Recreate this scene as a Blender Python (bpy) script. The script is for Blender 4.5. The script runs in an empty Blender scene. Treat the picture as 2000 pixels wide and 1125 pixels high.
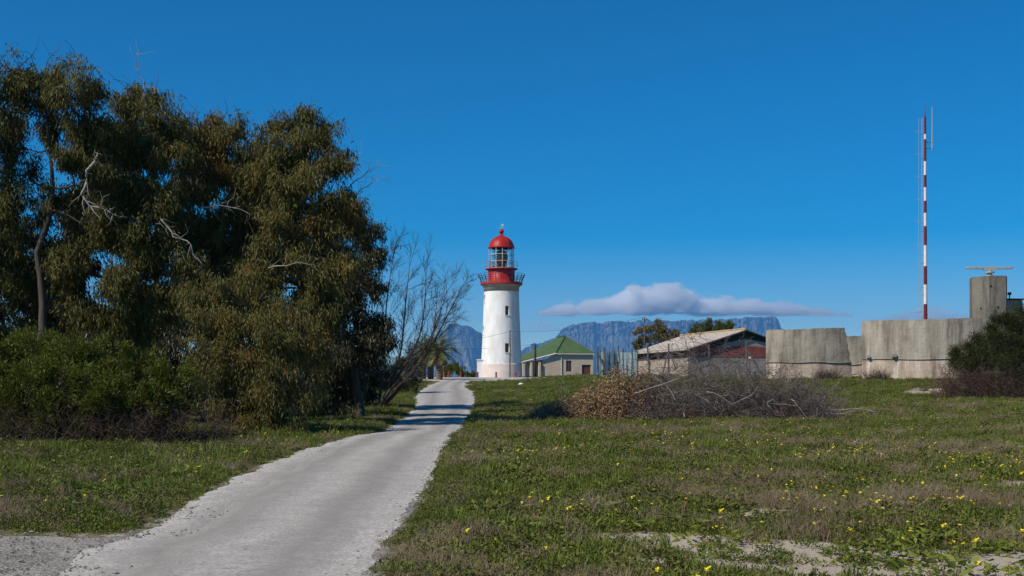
import bpy, math, random
import numpy as np
from mathutils import Vector
R = math.radians
rng = np.random.default_rng(7)
random.seed(7)
sc = bpy.context.scene
COL = sc.collection

# ------------------------------------------------------------------ camera, sky, sun, exposure
F = 2480.0; HORIZON = 768.0; EYE = 1.6           # focal length and horizon in pixels of the 2000 px wide photograph
cam_d = bpy.data.cameras.new('camera'); cam = bpy.data.objects.new('camera', cam_d); COL.objects.link(cam)
cam.location = (0, 0, EYE); cam.rotation_euler = (R(90), 0, 0)
cam_d.sensor_width = 36; cam_d.lens = 36 * F / 2000; cam_d.shift_y = (HORIZON - 562.5) / 2000
cam_d.clip_start = 0.2; cam_d.clip_end = 90000
sc.camera = cam
SUN_AZ, SUN_EL = 235.0, 43.0                     # compass-like: 0 = +Y, clockwise
to_sun = Vector((math.sin(R(SUN_AZ)) * math.cos(R(SUN_EL)), math.cos(R(SUN_AZ)) * math.cos(R(SUN_EL)), math.sin(R(SUN_EL))))
w = bpy.data.worlds.new('World'); sc.world = w; w.use_nodes = True
nt = w.node_tree; nt.nodes.clear()
sky = nt.nodes.new('ShaderNodeTexSky'); sky.sky_type = 'NISHITA'; sky.sun_disc = False
sky.sun_elevation = R(SUN_EL); sky.sun_rotation = R(SUN_AZ)
sky.air_density = 0.75; sky.dust_density = 0.0; sky.ozone_density = 2.0; sky.altitude = 0
hs = nt.nodes.new('ShaderNodeHueSaturation'); hs.inputs['Saturation'].default_value = 1.8; hs.inputs['Value'].default_value = 1.0
bg = nt.nodes.new('ShaderNodeBackground'); bg.inputs[1].default_value = 0.1
wo = nt.nodes.new('ShaderNodeOutputWorld')
nt.links.new(sky.outputs[0], hs.inputs['Color']); nt.links.new(hs.outputs[0], bg.inputs[0]); nt.links.new(bg.outputs[0], wo.inputs[0])
sl = bpy.data.lights.new('sun', 'SUN'); sl.energy = 4.8; sl.angle = R(0.53); sl.color = (1, 0.93, 0.82)
so = bpy.data.objects.new('sun', sl); COL.objects.link(so); so.rotation_euler = (-to_sun).to_track_quat('-Z', 'Y').to_euler(); so.location = (-60, -60, 80)
sc.view_settings.view_transform = 'Standard'; sc.view_settings.look = 'None'; sc.view_settings.exposure = 0.0; sc.view_settings.gamma = 1
sc.render.engine = 'CYCLES'
cy = sc.cycles
cy.use_denoising = True; cy.max_bounces = 9; cy.diffuse_bounces = 3; cy.glossy_bounces = 2; cy.transmission_bounces = 4
cy.transparent_max_bounces = 8; cy.volume_bounces = 9; cy.use_adaptive_sampling = True; cy.adaptive_threshold = 0.01
cy.sample_clamp_indirect = 4

# ------------------------------------------------------------------ pixel <-> place, terrain
def P(px, py, d): return np.array([(px - 1000) / F * d, d, EYE + (HORIZON - py) / F * d])
def smooth(a, k):
    ker = np.ones(k) / k
    return np.convolve(np.pad(a, k // 2, mode='edge'), ker, 'valid')[:len(a)]
YG = np.arange(-80, 1200, 0.5)
def prof(pts): return smooth(np.interp(YG, [p[0] for p in pts], [p[1] for p in pts]), 13)
GL = prof([(-80, -1), (0, -.15), (11, 0), (21, .3), (32, .52), (45, .66), (60, .87), (75, 1.25), (92, 1.9), (120, 2.72), (146, 3.42), (180, 3.55), (220, 3.2), (400, -8), (700, -24), (1200, -27)])
GR = prof([(-80, -1), (0, -.15), (11, 0), (21, .3), (32, .5), (45, .6), (58, .92), (70, 1.42), (94, 2.62), (110, 3.02), (125, 3.2), (146, 3.44), (180, 3.75), (220, 3.3), (400, -8), (700, -24), (1200, -27)])
def sst(t): t = np.clip(t, 0, 1); return t * t * (3 - 2 * t)
def wob(x, y, s, k=0):
    return (np.sin(x * s + 1.3 * k + 1.7 * np.sin(y * s * .71 + k)) + np.sin(y * s * 1.13 + 2.1 * k + 1.4 * np.sin(x * s * .83 + 2 * k)) + .6 * np.sin((x + y) * s * 1.9 + k)) / 2.6
def base_h(x, y):
    a = np.interp(y, YG, GL); b = np.interp(y, YG, GR)
    return a + (b - a) * sst((x + 1) / 9)
def unproj(px, py):
    ys = np.arange(4, 260, .05)
    z = EYE + (HORIZON - py) / F * ys; x = (px - 1000) / F * ys
    k = np.argmax(z <= base_h(x, ys))
    return np.array([x[k], ys[k], z[k]])
LEFT_PX = [(100, 1125), (210, 1062), (300, 1025), (365, 992), (430, 955), (480, 925), (560, 893), (633, 868), (690, 853), (752, 843), (784, 820), (806, 803), (814, 785), (812, 775), (822, 763), (836, 755), (848, 749.5)]
RIGHT_PX = [(721, 1125), (769, 1042), (817, 976), (848, 931), (856, 899), (872, 865), (899, 837), (922, 803), (929, 780), (922, 766), (910, 757), (908, 751)]
LE = np.array([unproj(*p) for p in LEFT_PX]); RE = np.array([unproj(*p) for p in RIGHT_PX])
def edge_fn(E):
    E = E[np.argsort(E[:, 1])]
    s = (E[2, 0] - E[0, 0]) / (E[2, 1] - E[0, 1])
    ys = np.concatenate([[-40], E[:, 1]]); xs = np.concatenate([[E[0, 0] + s * (-40 - E[0, 1]) * .6], E[:, 0]])
    g = np.arange(-40, 160, .25); v = smooth(np.interp(g, ys, xs), 9)
    return lambda y: np.interp(y, g, v)
XL, XR = edge_fn(LE), edge_fn(RE)
def fbm1(x, seed, octs=6, s=1.0, g=.55):
    r_ = np.random.default_rng(seed); v = 0; a = 1
    for o in range(octs):
        k = r_.normal(size=4096); u = x * s + 1000; i0 = np.floor(u).astype(int); f_ = u - i0; f_ = f_ * f_ * (3 - 2 * f_)
        v = v + a * (k[i0 % 4096] * (1 - f_) + k[(i0 + 1) % 4096] * f_); a *= g; s *= 2.03
    return v
YEND = 128.0
def fray(y, k): return .05 * fbm1(np.asarray(y, float), 90 + k, 5, .9, .62)
def road_in(x, y):
    """metres inside the road (negative outside)"""
    return np.where(y < YEND, np.minimum(x - XL(y), XR(y) - x), -9)
def apron_in(x, y):   # gravel yard round the lighthouse
    return 1 - np.sqrt(((x + 4.5) / 8.5) ** 2 + ((y - 141) / 19.0) ** 2)
def track_in(x, y):   # gravel side track at the lower left
    top = 13.9 + .25 * np.sin(x * 1.7) + .012 * (x + 6) ** 2
    return np.where((x < XL(y) + .3), np.minimum(top - y, 3.0), -9)
def ground_h(x, y):
    x = np.asarray(x, float); y = np.asarray(y, float)
    ri = np.maximum(np.maximum(road_in(x, y), apron_in(x, y) * 6), track_in(x, y))
    off = sst(-ri / 1.2 + .1)
    bump = .05 * wob(x, y, .9) + .03 * wob(x, y, 2.3, 3) + .10 * wob(x, y, .23, 5)
    near = np.clip(1 - (y - 150) / 100, 0, 1)
    return base_h(x, y) + bump * off * near - .03 * sst((ri - .2) / .4)

# ------------------------------------------------------------------ mesh helpers
class MB:
    def __init__(s): s.v = []; s.f = []; s.n = 0; s.a = []
    def add(s, v, f, a=0.0):
        v = np.asarray(v, float).reshape(-1, 3)
        if isinstance(f, np.ndarray): s.f.append(f + s.n)
        else:
            for k in sorted({len(q) for q in f}): s.f.append(np.array([q for q in f if len(q) == k], int) + s.n)
        s.v.append(v); s.n += len(v); s.a.append(np.broadcast_to(np.asarray(a, float), (len(v),)))
        return s
    def box(s, c, size, rz=0, ax=None):
        x, y, z = [q / 2 for q in size]
        v = np.array([(i, j, k) for i in (-x, x) for j in (-y, y) for k in (-z, z)])
        if rz: cc, ss = math.cos(rz), math.sin(rz); v = np.c_[v[:, 0] * cc - v[:, 1] * ss, v[:, 0] * ss + v[:, 1] * cc, v[:, 2]]
        return s.add(v + np.asarray(c), [(0, 1, 3, 2), (4, 6, 7, 5), (0, 4, 5, 1), (2, 3, 7, 6), (0, 2, 6, 4), (1, 5, 7, 3)])
    def tube(s, pts, rad, n=6, caps=True, a=0.0):
        pts = np.asarray(pts, float); m = len(pts); rad = np.broadcast_to(np.asarray(rad, float), (m,))
        t = np.gradient(pts, axis=0); t /= np.linalg.norm(t, axis=1)[:, None] + 1e-9
        ref = np.array([0, 0, 1.]) if abs(t[:, 2]).mean() < .8 else np.array([1., 0, 0])
        u = np.cross(t, ref); u /= np.linalg.norm(u, axis=1)[:, None] + 1e-9; w_ = np.cross(t, u)
        an = np.arange(n) * 2 * math.pi / n
        v = pts[:, None] + rad[:, None, None] * (u[:, None] * np.cos(an)[None, :, None] + w_[:, None] * np.sin(an)[None, :, None])
        i = np.arange(m - 1)[:, None] * n; j = np.arange(n)[None]; k = (j + 1) % n
        q = np.stack([i + j, i + k, i + n + k, i + n + j], -1).reshape(-1, 4)
        s.add(v.reshape(-1, 3), q, a)
        if caps and n > 2:
            s.f.append(np.array([[s.n - n * m + x for x in range(n)][::-1]])); s.f.append(np.array([[s.n - n + x for x in range(n)]]))
        return s
    def lathe(s, profile, c, n=48, a0=0, a1=2 * math.pi):
        full = abs(a1 - a0 - 2 * math.pi) < 1e-6
        an = np.linspace(a0, a1, n, endpoint=not full); p = np.asarray(profile, float); m = len(p)
        v = np.stack([c[0] + p[:, None, 0] * np.cos(an), c[1] + p[:, None, 0] * np.sin(an), c[2] + p[:, None, 1] + 0 * an], -1)
        nn = n if full else n - 1
        i = np.arange(m - 1)[:, None] * n; j = np.arange(nn)[None]; k = (j + 1) % n
        return s.add(v.reshape(-1, 3), np.stack([i + j, i + k, i + n + k, i + n + j], -1).reshape(-1, 4))
    def holed(s, us, vs, holes, fn, depth):
        """a wall sheet over (u,v) with rectangular openings and their reveals; fn(u,v,inward)->xyz"""
        us = sorted(set(us) | {h[0] for h in holes} | {h[1] for h in holes}); vs = sorted(set(vs) | {h[2] for h in holes} | {h[3] for h in holes})
        V = [fn(u, v, 0) for v in vs for u in us]; nu = len(us); fs = []
        for j in range(len(vs) - 1):
            for i in range(nu - 1):
                um, vm = (us[i] + us[i + 1]) / 2, (vs[j] + vs[j + 1]) / 2
                if any(h[0] < um < h[1] and h[2] < vm < h[3] for h in holes): continue
                fs.append((j * nu + i, j * nu + i + 1, (j + 1) * nu + i + 1, (j + 1) * nu + i))
        s.add(V, fs)
        for h in holes:
            o = [(h[0], h[2]), (h[1], h[2]), (h[1], h[3]), (h[0], h[3])]
            s.add([fn(u, v, 0) for u, v in o] + [fn(u, v, depth) for u, v in o], [(k, k + 4, (k + 1) % 4 + 4, (k + 1) % 4) for k in range(4)])
        return s
    def build(s, name, mat, parent=None, smooth_=False, attr=False):
        V = np.concatenate(s.v)
        if parent is not None:
            o_ = np.array(parent.matrix_world.translation if parent.parent else parent.location); p = parent.parent
            if parent.get('_origin') is not None: o_ = np.array(parent['_origin'])
            V = V - o_
        me = bpy.data.meshes.new(name)
        me.vertices.add(len(V)); me.vertices.foreach_set('co', V.astype(np.float32).ravel())
        nl = sum(f.size for f in s.f); me.loops.add(nl); me.loops.foreach_set('vertex_index', np.concatenate([f.ravel() for f in s.f]).astype(np.int32))
        tot = np.concatenate([np.full(len(f), f.shape[1]) for f in s.f]); me.polygons.add(len(tot))
        me.polygons.foreach_set('loop_start', (np.cumsum(tot) - tot).astype(np.int32)); me.polygons.foreach_set('loop_total', tot.astype(np.int32))
        me.polygons.foreach_set('use_smooth', np.full(len(tot), bool(smooth_)))
        me.update(calc_edges=True); me.validate()
        if attr:
            at = me.attributes.new('tint', 'FLOAT', 'POINT'); at.data.foreach_set('value', np.concatenate(s.a).astype(np.float32))
        if mat is not None: me.materials.append(mat)
        o = bpy.data.objects.new(name, me); COL.objects.link(o)
        if parent is not None:
            o.parent = parent; o['_origin'] = [float(q) for q in o_]
        return o
def tag(o, label=None, cat=None, group=None, kind=None):
    for k, v in (('label', label), ('category', cat), ('group', group), ('kind', kind)):
        if v: o[k] = v
    return o
def thing(name, label, cat, loc, group=None):
    o = bpy.data.objects.new(name, None); COL.objects.link(o); o.location = [float(q) for q in loc]; o.empty_display_size = .3
    o['_origin'] = [float(q) for q in loc]
    return tag(o, label, cat, group)
def structure(o): o['kind'] = 'structure'; return o

# ------------------------------------------------------------------ materials
MATS = {}
class NT:
    def __init__(s, name):
        s.m = bpy.data.materials.new(name); s.m.use_nodes = True; s.t = s.m.node_tree
        s.b = s.t.nodes['Principled BSDF']; s.out = s.t.nodes['Material Output']; s.geo = None
    def n(s, kind, **kw):
        x = s.t.nodes.new(kind)
        for k, v in kw.items():
            if k.startswith('i_'): x.inputs[k[2:].replace('_', ' ')].default_value = v
            else: setattr(x, k, v)
        return x
    def l(s, a, b): s.t.links.new(a, b); return b
    def pos(s):
        if s.geo is None: s.geo = s.n('ShaderNodeNewGeometry')
        return s.geo.outputs['Position']
    def noise(s, scale, detail=4, rough=.6, stretch=None, vec=None):
        x = s.n('ShaderNodeTexNoise'); x.inputs['Scale'].default_value = scale; x.inputs['Detail'].default_value = detail; x.inputs['Roughness'].default_value = rough
        v = vec or s.pos()
        if stretch:
            mp = s.n('ShaderNodeMapping'); mp.inputs['Scale'].default_value = stretch; s.l(v, mp.inputs[0]); v = mp.outputs[0]
        s.l(v, x.inputs['Vector']); return x.outputs['Fac']
    def ramp(s, fac, stops):
        x = s.n('ShaderNodeValToRGB'); e = x.color_ramp.elements
        while len(e) < len(stops): e.new(.5)
        for k, (p, c) in enumerate(stops):
            e[k].position = p; e[k].color = (*c, 1) if len(c) == 3 else c
        s.l(fac, x.inputs[0]); return x.outputs[0]
    def mix(s, fac, a, b, mode='MIX'):
        x = s.n('ShaderNodeMix', data_type='RGBA', blend_type=mode)
        for sock, v in ((x.inputs[0], fac), (x.inputs[6], a), (x.inputs[7], b)):
            if isinstance(v, (int, float)): sock.default_value = v
            elif isinstance(v, tuple): sock.default_value = (*v, 1)
            else: s.l(v, sock)
        return x.outputs[2]
    def math(s, op, a, b=0.0, clamp=False):
        x = s.n('ShaderNodeMath', operation=op, use_clamp=clamp)
        for sock, v in ((x.inputs[0], a), (x.inputs[1], b)):
            if isinstance(v, (int, float)): sock.default_value = v
            else: s.l(v, sock)
        return x.outputs[0]
    def bump(s, h, strength=.3, dist=.02):
        x = s.n('ShaderNodeBump'); x.inputs['Strength'].default_value = strength; x.inputs['Distance'].default_value = dist
        s.l(h, x.inputs['Height']); s.l(x.outputs[0], s.b.inputs['Normal'])
    def fin(s, color=None, rough=.8, metal=0.0, spec=.3):
        if color is not None:
            if isinstance(color, tuple): s.b.inputs['Base Color'].default_value = (*color, 1)
            else: s.l(color, s.b.inputs['Base Color'])
        s.b.inputs['Roughness'].default_value = rough; s.b.inputs['Metallic'].default_value = metal; s.b.inputs['Specular IOR Level'].default_value = spec
        return s.m
def plain(name, c, rough=.7, var=.25, scale=6, bump=.15, metal=0.0, spec=.3, stretch=None):
    t = NT(name); f = t.noise(scale, 5, .65, stretch)
    lo = tuple(q * (1 - var) for q in c); hi = tuple(min(1, q * (1 + var)) for q in c)
    col = t.ramp(f, [(.3, lo), (.7, hi)])
    if bump: t.bump(t.noise(scale * 6, 4), bump, .01)
    return t.fin(col, rough, metal, spec)

def leaf_mat(name, cols, trans=.25, rough=.45, spec=.35, scale=.8):
    """cols along the tint attribute; per-leaf variation by island"""
    t = NT(name); a = t.n('ShaderNodeAttribute', attribute_name='tint'); t.pos()
    rnd = t.geo.outputs['Random Per Island']
    v = t.math('ADD', a.outputs['Fac'], t.math('MULTIPLY', t.math('SUBTRACT', rnd, .5), .5), True)
    col = t.ramp(v, [(i / (len(cols) - 1), c) for i, c in enumerate(cols)])
    t.fin(col, rough, 0, spec)
    tr = t.n('ShaderNodeBsdfTranslucent'); t.l(col, tr.inputs[0]); mx = t.n('ShaderNodeMixShader'); mx.inputs[0].default_value = trans
    t.l(t.b.outputs[0], mx.inputs[1]); t.l(tr.outputs[0], mx.inputs[2]); t.l(mx.outputs[0], t.out.inputs[0])
    return t.m
def inst_mat(name, a, b, c, trans=.2, rough=.6):
    """for ground plants: colour by plant and by patch"""
    t = NT(name); oi = t.n('ShaderNodeObjectInfo'); rnd = oi.outputs['Random']
    n = t.noise(.55, 3, .6); v = t.math('ADD', t.math('MULTIPLY', rnd, .55), t.math('MULTIPLY', t.math('SUBTRACT', n, .3), .9), True)
    t.pos(); col = t.ramp(v, [(.1, a), (.5, b), (.9, c)])
    t.fin(col, rough, 0, .25)
    tr = t.n('ShaderNodeBsdfTranslucent'); t.l(col, tr.inputs[0]); mx = t.n('ShaderNodeMixShader'); mx.inputs[0].default_value = trans
    t.l(t.b.outputs[0], mx.inputs[1]); t.l(tr.outputs[0], mx.inputs[2]); t.l(mx.outputs[0], t.out.inputs[0])
    return t.m

M_BARK = plain('bark', (.065, .052, .042), .9, .45, 5, .5, stretch=(1, 1, .25))
M_DEAD = plain('dead_wood', (.31, .275, .24), .85, .3, 4, .3)
M_TWIG = plain('grey_twigs', (.15, .118, .108), .9, .45, 2.5, 0)
M_TWIG_RED = plain('reddish_twigs', (.095, .06, .045), .9, .4, 2.0, 0)
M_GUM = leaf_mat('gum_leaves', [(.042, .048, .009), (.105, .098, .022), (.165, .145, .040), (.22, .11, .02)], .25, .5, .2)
M_GUM_DARK = leaf_mat('dark_shaded_gum_leaves', [(.020, .023, .007), (.042, .042, .012), (.078, .068, .022), (.11, .065, .015)], .18, .42, .4)  # darker gum leaf colour; on deep trees and undergrowth it paints shade
M_WATTLE = leaf_mat('wattle_leaves', [(.055, .065, .008), (.105, .122, .013), (.155, .172, .022)], .25, .5, .25)
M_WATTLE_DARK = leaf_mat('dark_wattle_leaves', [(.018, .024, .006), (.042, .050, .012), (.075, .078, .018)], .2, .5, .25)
M_DRYLEAF = leaf_mat('dry_leaves', [(.16, .085, .045), (.30, .18, .09), (.46, .32, .19)], .15, .6, .2)

# ground: sand, soil litter and short green mat
t = NT('field_soil')
n1 = t.noise(.35, 6, .65); n2 = t.noise(2.2, 6, .7); n3 = t.noise(38, 4, .7)
veg = t.ramp(n2, [(.3, (.07, .075, .022)), (.5, (.11, .10, .045)), (.66, (.18, .145, .095)), (.8, (.27, .22, .155))])
sand = t.ramp(n3, [(.3, (.30, .25, .185)), (.7, (.50, .43, .34))])
at = t.n('ShaderNodeAttribute', attribute_name='sand')
fac = t.ramp(t.math('ADD', at.outputs['Fac'], t.math('MULTIPLY', t.math('SUBTRACT', n2, .5), 1.1)), [(.42, (0, 0, 0)), (.62, (1, 1, 1))])
t.bump(n3, .6, .02)
M_SOIL = t.fin(t.mix(fac, veg, sand), .95, 0, .1)
# worn pale asphalt
t = NT('pale_asphalt')
sp = t.noise(26, 6, .85); sp2 = t.noise(11, 5, .8); big = t.noise(.5, 5, .6, (1, .25, 1))
vor = t.n('ShaderNodeTexVoronoi'); vor.inputs['Scale'].default_value = 42; t.l(t.pos(), vor.inputs['Vector'])
base = t.ramp(sp, [(.36, (.13, .12, .105)), (.45, (.36, .335, .30)), (.54, (.58, .535, .475)), (.66, (.80, .75, .67))])
mot = t.noise(3.2, 6, .75); pit = t.noise(7.5, 3, .6)
base = t.mix(t.ramp(mot, [(.36, (.55, .55, .55)), (.56, (0, 0, 0))]), base, (.30, .28, .255))
base = t.mix(t.ramp(mot, [(.56, (0, 0, 0)), (.74, (.5, .5, .5))]), base, (.72, .67, .60))
base = t.mix(t.ramp(pit, [(.66, (0, 0, 0)), (.70, (.75, .75, .75))]), base, (.14, .13, .12))
base = t.mix(t.math('MULTIPLY', t.ramp(big, [(.35, (0, 0, 0)), (.7, (1, 1, 1))]), .35), base, (.40, .37, .33))
base = t.mix(t.ramp(sp2, [(.62, (0, 0, 0)), (.78, (.6, .6, .6))]), base, (.22, .205, .185))
tr_ = t.n('ShaderNodeAttribute', attribute_name='tint')
base = t.mix(t.math('MULTIPLY', tr_.outputs['Fac'], t.math('ADD', .5, t.math('MULTIPLY', sp2, .7))), base, (.26, .238, .212))
t.bump(sp, .5, .012)
M_ROAD = t.fin(base, .9, 0, .2)
t = NT('dark_gravel')
sp = t.noise(30, 3, .8); big = t.noise(.9, 4, .6)
base = t.ramp(sp, [(.38, (.06, .055, .05)), (.5, (.20, .182, .16)), (.62, (.46, .42, .365))])
base = t.mix(t.ramp(big, [(.4, (0, 0, 0)), (.62, (1, 1, 1))]), base, t.ramp(sp, [(.38, (.19, .175, .15)), (.62, (.52, .475, .41))]))
t.bump(sp, .8, .03)
M_GRAVEL = t.fin(base, .95, 0, .1)
M_SEA = plain('sea_water', (.02, .06, .09), .2, .2, .01, 0, 0, .5)
M_STONES = plain('loose_stones', (.24, .225, .21), .9, .6, 3, .3)

# ------------------------------------------------------------------ ground sheets
def axis(fine0, fine1, step, lo, hi, grow=1.18):
    a = list(np.arange(fine0, fine1 + 1e-6, step)); d = step
    while a[-1] < hi: d *= grow; a.append(a[-1] + d)
    d = step
    while a[0] > lo: d *= grow; a.insert(0, a[0] - d)
    return np.array(a)
gx = axis(-22, 34, .4, -900, 900); gy = axis(4, 160, .4, -60, 1000)
X, Y = np.meshgrid(gx, gy); Z = ground_h(X, Y); nx_, ny_ = len(gx), len(gy)
i = np.arange(ny_ - 1)[:, None] * nx_; j = np.arange(nx_ - 1)[None]
q = np.stack([i + j, i + j + 1, i + nx_ + j + 1, i + nx_ + j], -1).reshape(-1, 4)
def sand_amt(x, y):
    s = .16 + .30 * np.clip(wob(x, y, .8, 2), 0, 1) * np.clip(1.25 - y / 40, .1, 1)
    for (px, py, r) in SANDS: s = s + .75 * np.exp(-(((x - px) / (r * 1.7)) ** 2 + ((y - py) / r) ** 2))
    ri = np.maximum(road_in(x, y), track_in(x, y))
    s = s + .35 * np.exp(-(ri / .35) ** 2) * (x < XL(y) + 1)
    return np.clip(s, 0, 1)
SANDS = [(*unproj(a, b)[:2], r) for a, b, r in [(1840, 1095, .75), (1700, 1120, .7), (1930, 1110, .6), (1400, 1020, .45), (1340, 1075, .55), (1300, 1110, .4), (1255, 960, .35), (1095, 962, .25), (1975, 948, .5), (1560, 905, .6), (1620, 885, .7), (1600, 970, .4), (990, 1118, .25), (1290, 1060, .3), (930, 752, 2.2), (950, 765, 1.5), (1480, 1010, .35), (1760, 1010, .4), (1420, 940, .4), (1700, 850, .7), (1180, 1060, .25), (1880, 1030, .35), (1540, 1075, .4), (1250, 905, .35), (1830, 900, .5)]]
mb = MB(); mb.add(np.stack([X, Y, Z], -1).reshape(-1, 3), q, sand_amt(X, Y).ravel())
g = structure(mb.build('ground', M_SOIL, None, True, True)); g.data.attributes['tint'].name = 'sand'
# road ribbon with worn wheel tracks
ys = np.concatenate([np.arange(-38, 60, .12), np.arange(60, YEND, .3)])
us = np.array([0, .0, .06, .13, .2, .28, .36, .45, .55, .64, .72, .8, .87, .94, 1, 1.]); trk = np.array([0, 0, .1, .35, .7, 1, .75, .3, .25, .7, 1, .7, .3, .05, 0, 0])
xl = XL(ys) + fray(ys, 1); xr = XR(ys) + fray(ys, 4)
XX = xl[:, None] + (xr - xl)[:, None] * us; YY = np.repeat(ys[:, None], len(us), 1)
crown = .03 * (1 - (2 * us - 1) ** 2); ZZ = base_h(XX, YY) + .012 + crown; ZZ[:, 0] -= .02; ZZ[:, -1] -= .02; ZZ += .008 * fbm1(YY * 1.0 + XX * 37, 61, 2, .4) * (us > .02) * (us < .98)
k = len(us); i = np.arange(len(ys) - 1)[:, None] * k; j = np.arange(k - 1)[None]
mb = MB(); mb.add(np.stack([XX, YY, ZZ], -1).reshape(-1, 3), np.stack([i + j, i + j + 1, i + k + j + 1, i + k + j], -1).reshape(-1, 4), np.repeat(trk[None], len(ys), 0).ravel())
structure(mb.build('road', M_ROAD, None, False, True))
# crumbled dark shoulder along the near right edge
ys = np.arange(-10, 24, .1); wd = np.clip(.30 + .16 * fbm1(ys, 7, 4, .5), .05, .8) * np.clip((23 - ys) / 7, 0, 1); us = np.array([0, .4, .8, 1]); x0 = XR(ys) - .1
XX = x0[:, None] + (.1 + wd)[:, None] * us; YY = np.repeat(ys[:, None], 4, 1); ZZ = base_h(XX, YY) + np.array([.012, .006, -.005, -.05])
i = np.arange(len(ys) - 1)[:, None] * 4; j = np.arange(3)[None]
mb = MB(); mb.add(np.stack([XX, YY, ZZ], -1).reshape(-1, 3), np.stack([i + j, i + j + 1, i + 5 + j, i + 4 + j], -1).reshape(-1, 4)); SHOULDER = mb
# yard round the lighthouse
mb = MB(); an = np.linspace(0, 2 * math.pi, 72, endpoint=False); rr = np.array([.0, .3, .6, .85, 1, 1.01])
XX = -4.5 + 8.5 * rr[:, None] * np.cos(an); YY = 141 + 19 * rr[:, None] * np.sin(an); ZZ = base_h(XX, YY) + .02; ZZ[-1] -= .15
i = np.arange(5)[:, None] * 72; j = np.arange(72)[None]; jj = (j + 1) % 72
mb.add(np.stack([XX, YY, ZZ], -1).reshape(-1, 3), np.stack([i + j, i + jj, i + 72 + jj, i + 72 + j], -1).reshape(-1, 4))
structure(mb.build('lighthouse_yard', M_ROAD, None, False, True))
# gravel side track
xs = np.arange(-24, -3, .2); yy = np.linspace(0, 1, 40)
top = 13.9 + .25 * np.sin(xs * 1.7) + .012 * (xs + 6) ** 2 + .08 * np.sin(xs * 6)
YY = 3 + (top - 3)[:, None] * yy; XX = np.minimum(np.repeat(xs[:, None], 40, 1), XL(YY) + .25); ZZ = base_h(XX, YY) + .004; ZZ[:, -1] -= .06
i = np.arange(len(xs) - 1)[:, None] * 40; j = np.arange(39)[None]
mb = MB(); mb.add(np.stack([XX, YY, ZZ], -1).reshape(-1, 3), np.stack([i + j, i + 40 + j, i + 40 + j + 1, i + j + 1], -1).reshape(-1, 4))
structure(mb.build('gravel_track', M_GRAVEL, None, False)); structure(SHOULDER.build('road_shoulder', M_GRAVEL, None, False))
# loose stones along the road edges and on the side track
mb = MB(); oct_ = np.array([(1, 0, 0), (-1, 0, 0), (0, 1, 0), (0, -1, 0), (0, 0, 1), (0, 0, -1)], float)
of = np.array([(0, 2, 4), (2, 1, 4), (1, 3, 4), (3, 0, 4), (2, 0, 5), (1, 2, 5), (3, 1, 5), (0, 3, 5)])
pts = []
for _ in range(1500):
    y = 8 + 40 * random.random() ** 1.6
    pts.append((XR(y) + fray(y, 4) + random.gauss(.18, .2), y) if random.random() < .6 else (XL(y) + random.gauss(-.05, .2), y))
for _ in range(2600):
    x = random.uniform(-9, -3.2); y = random.uniform(9, 13.8)
    if x < XL(y) + random.gauss(.1, .35): pts.append((x, y))
for _ in range(700):
    y = random.uniform(10.5, 17); x = XL(y) + abs(random.gauss(0, .55)); pts.append((x, y))
for x, y in pts:
    r = random.choice((.005, .007, .009, .012, .018)) * random.uniform(.7, 1.3)
    mb.add(oct_ * np.array([r * random.uniform(.8, 1.5), r * random.uniform(.8, 1.5), r * .7]) + (x, y, float(base_h(x, y)) + .016 + r * .3), of)
tag(mb.build('loose_gravel', M_STONES), 'loose dark stones scattered along the road edges', 'gravel', None, 'stuff')
# sea round the island, far below the hill
mb = MB(); mb.add([(-19000, -2500, -24.5), (19000, -2500, -24.5), (19000, 19400, -24.5), (-19000, 19400, -24.5)], [(0, 1, 2, 3)])
structure(mb.build('sea', M_SEA))

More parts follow.
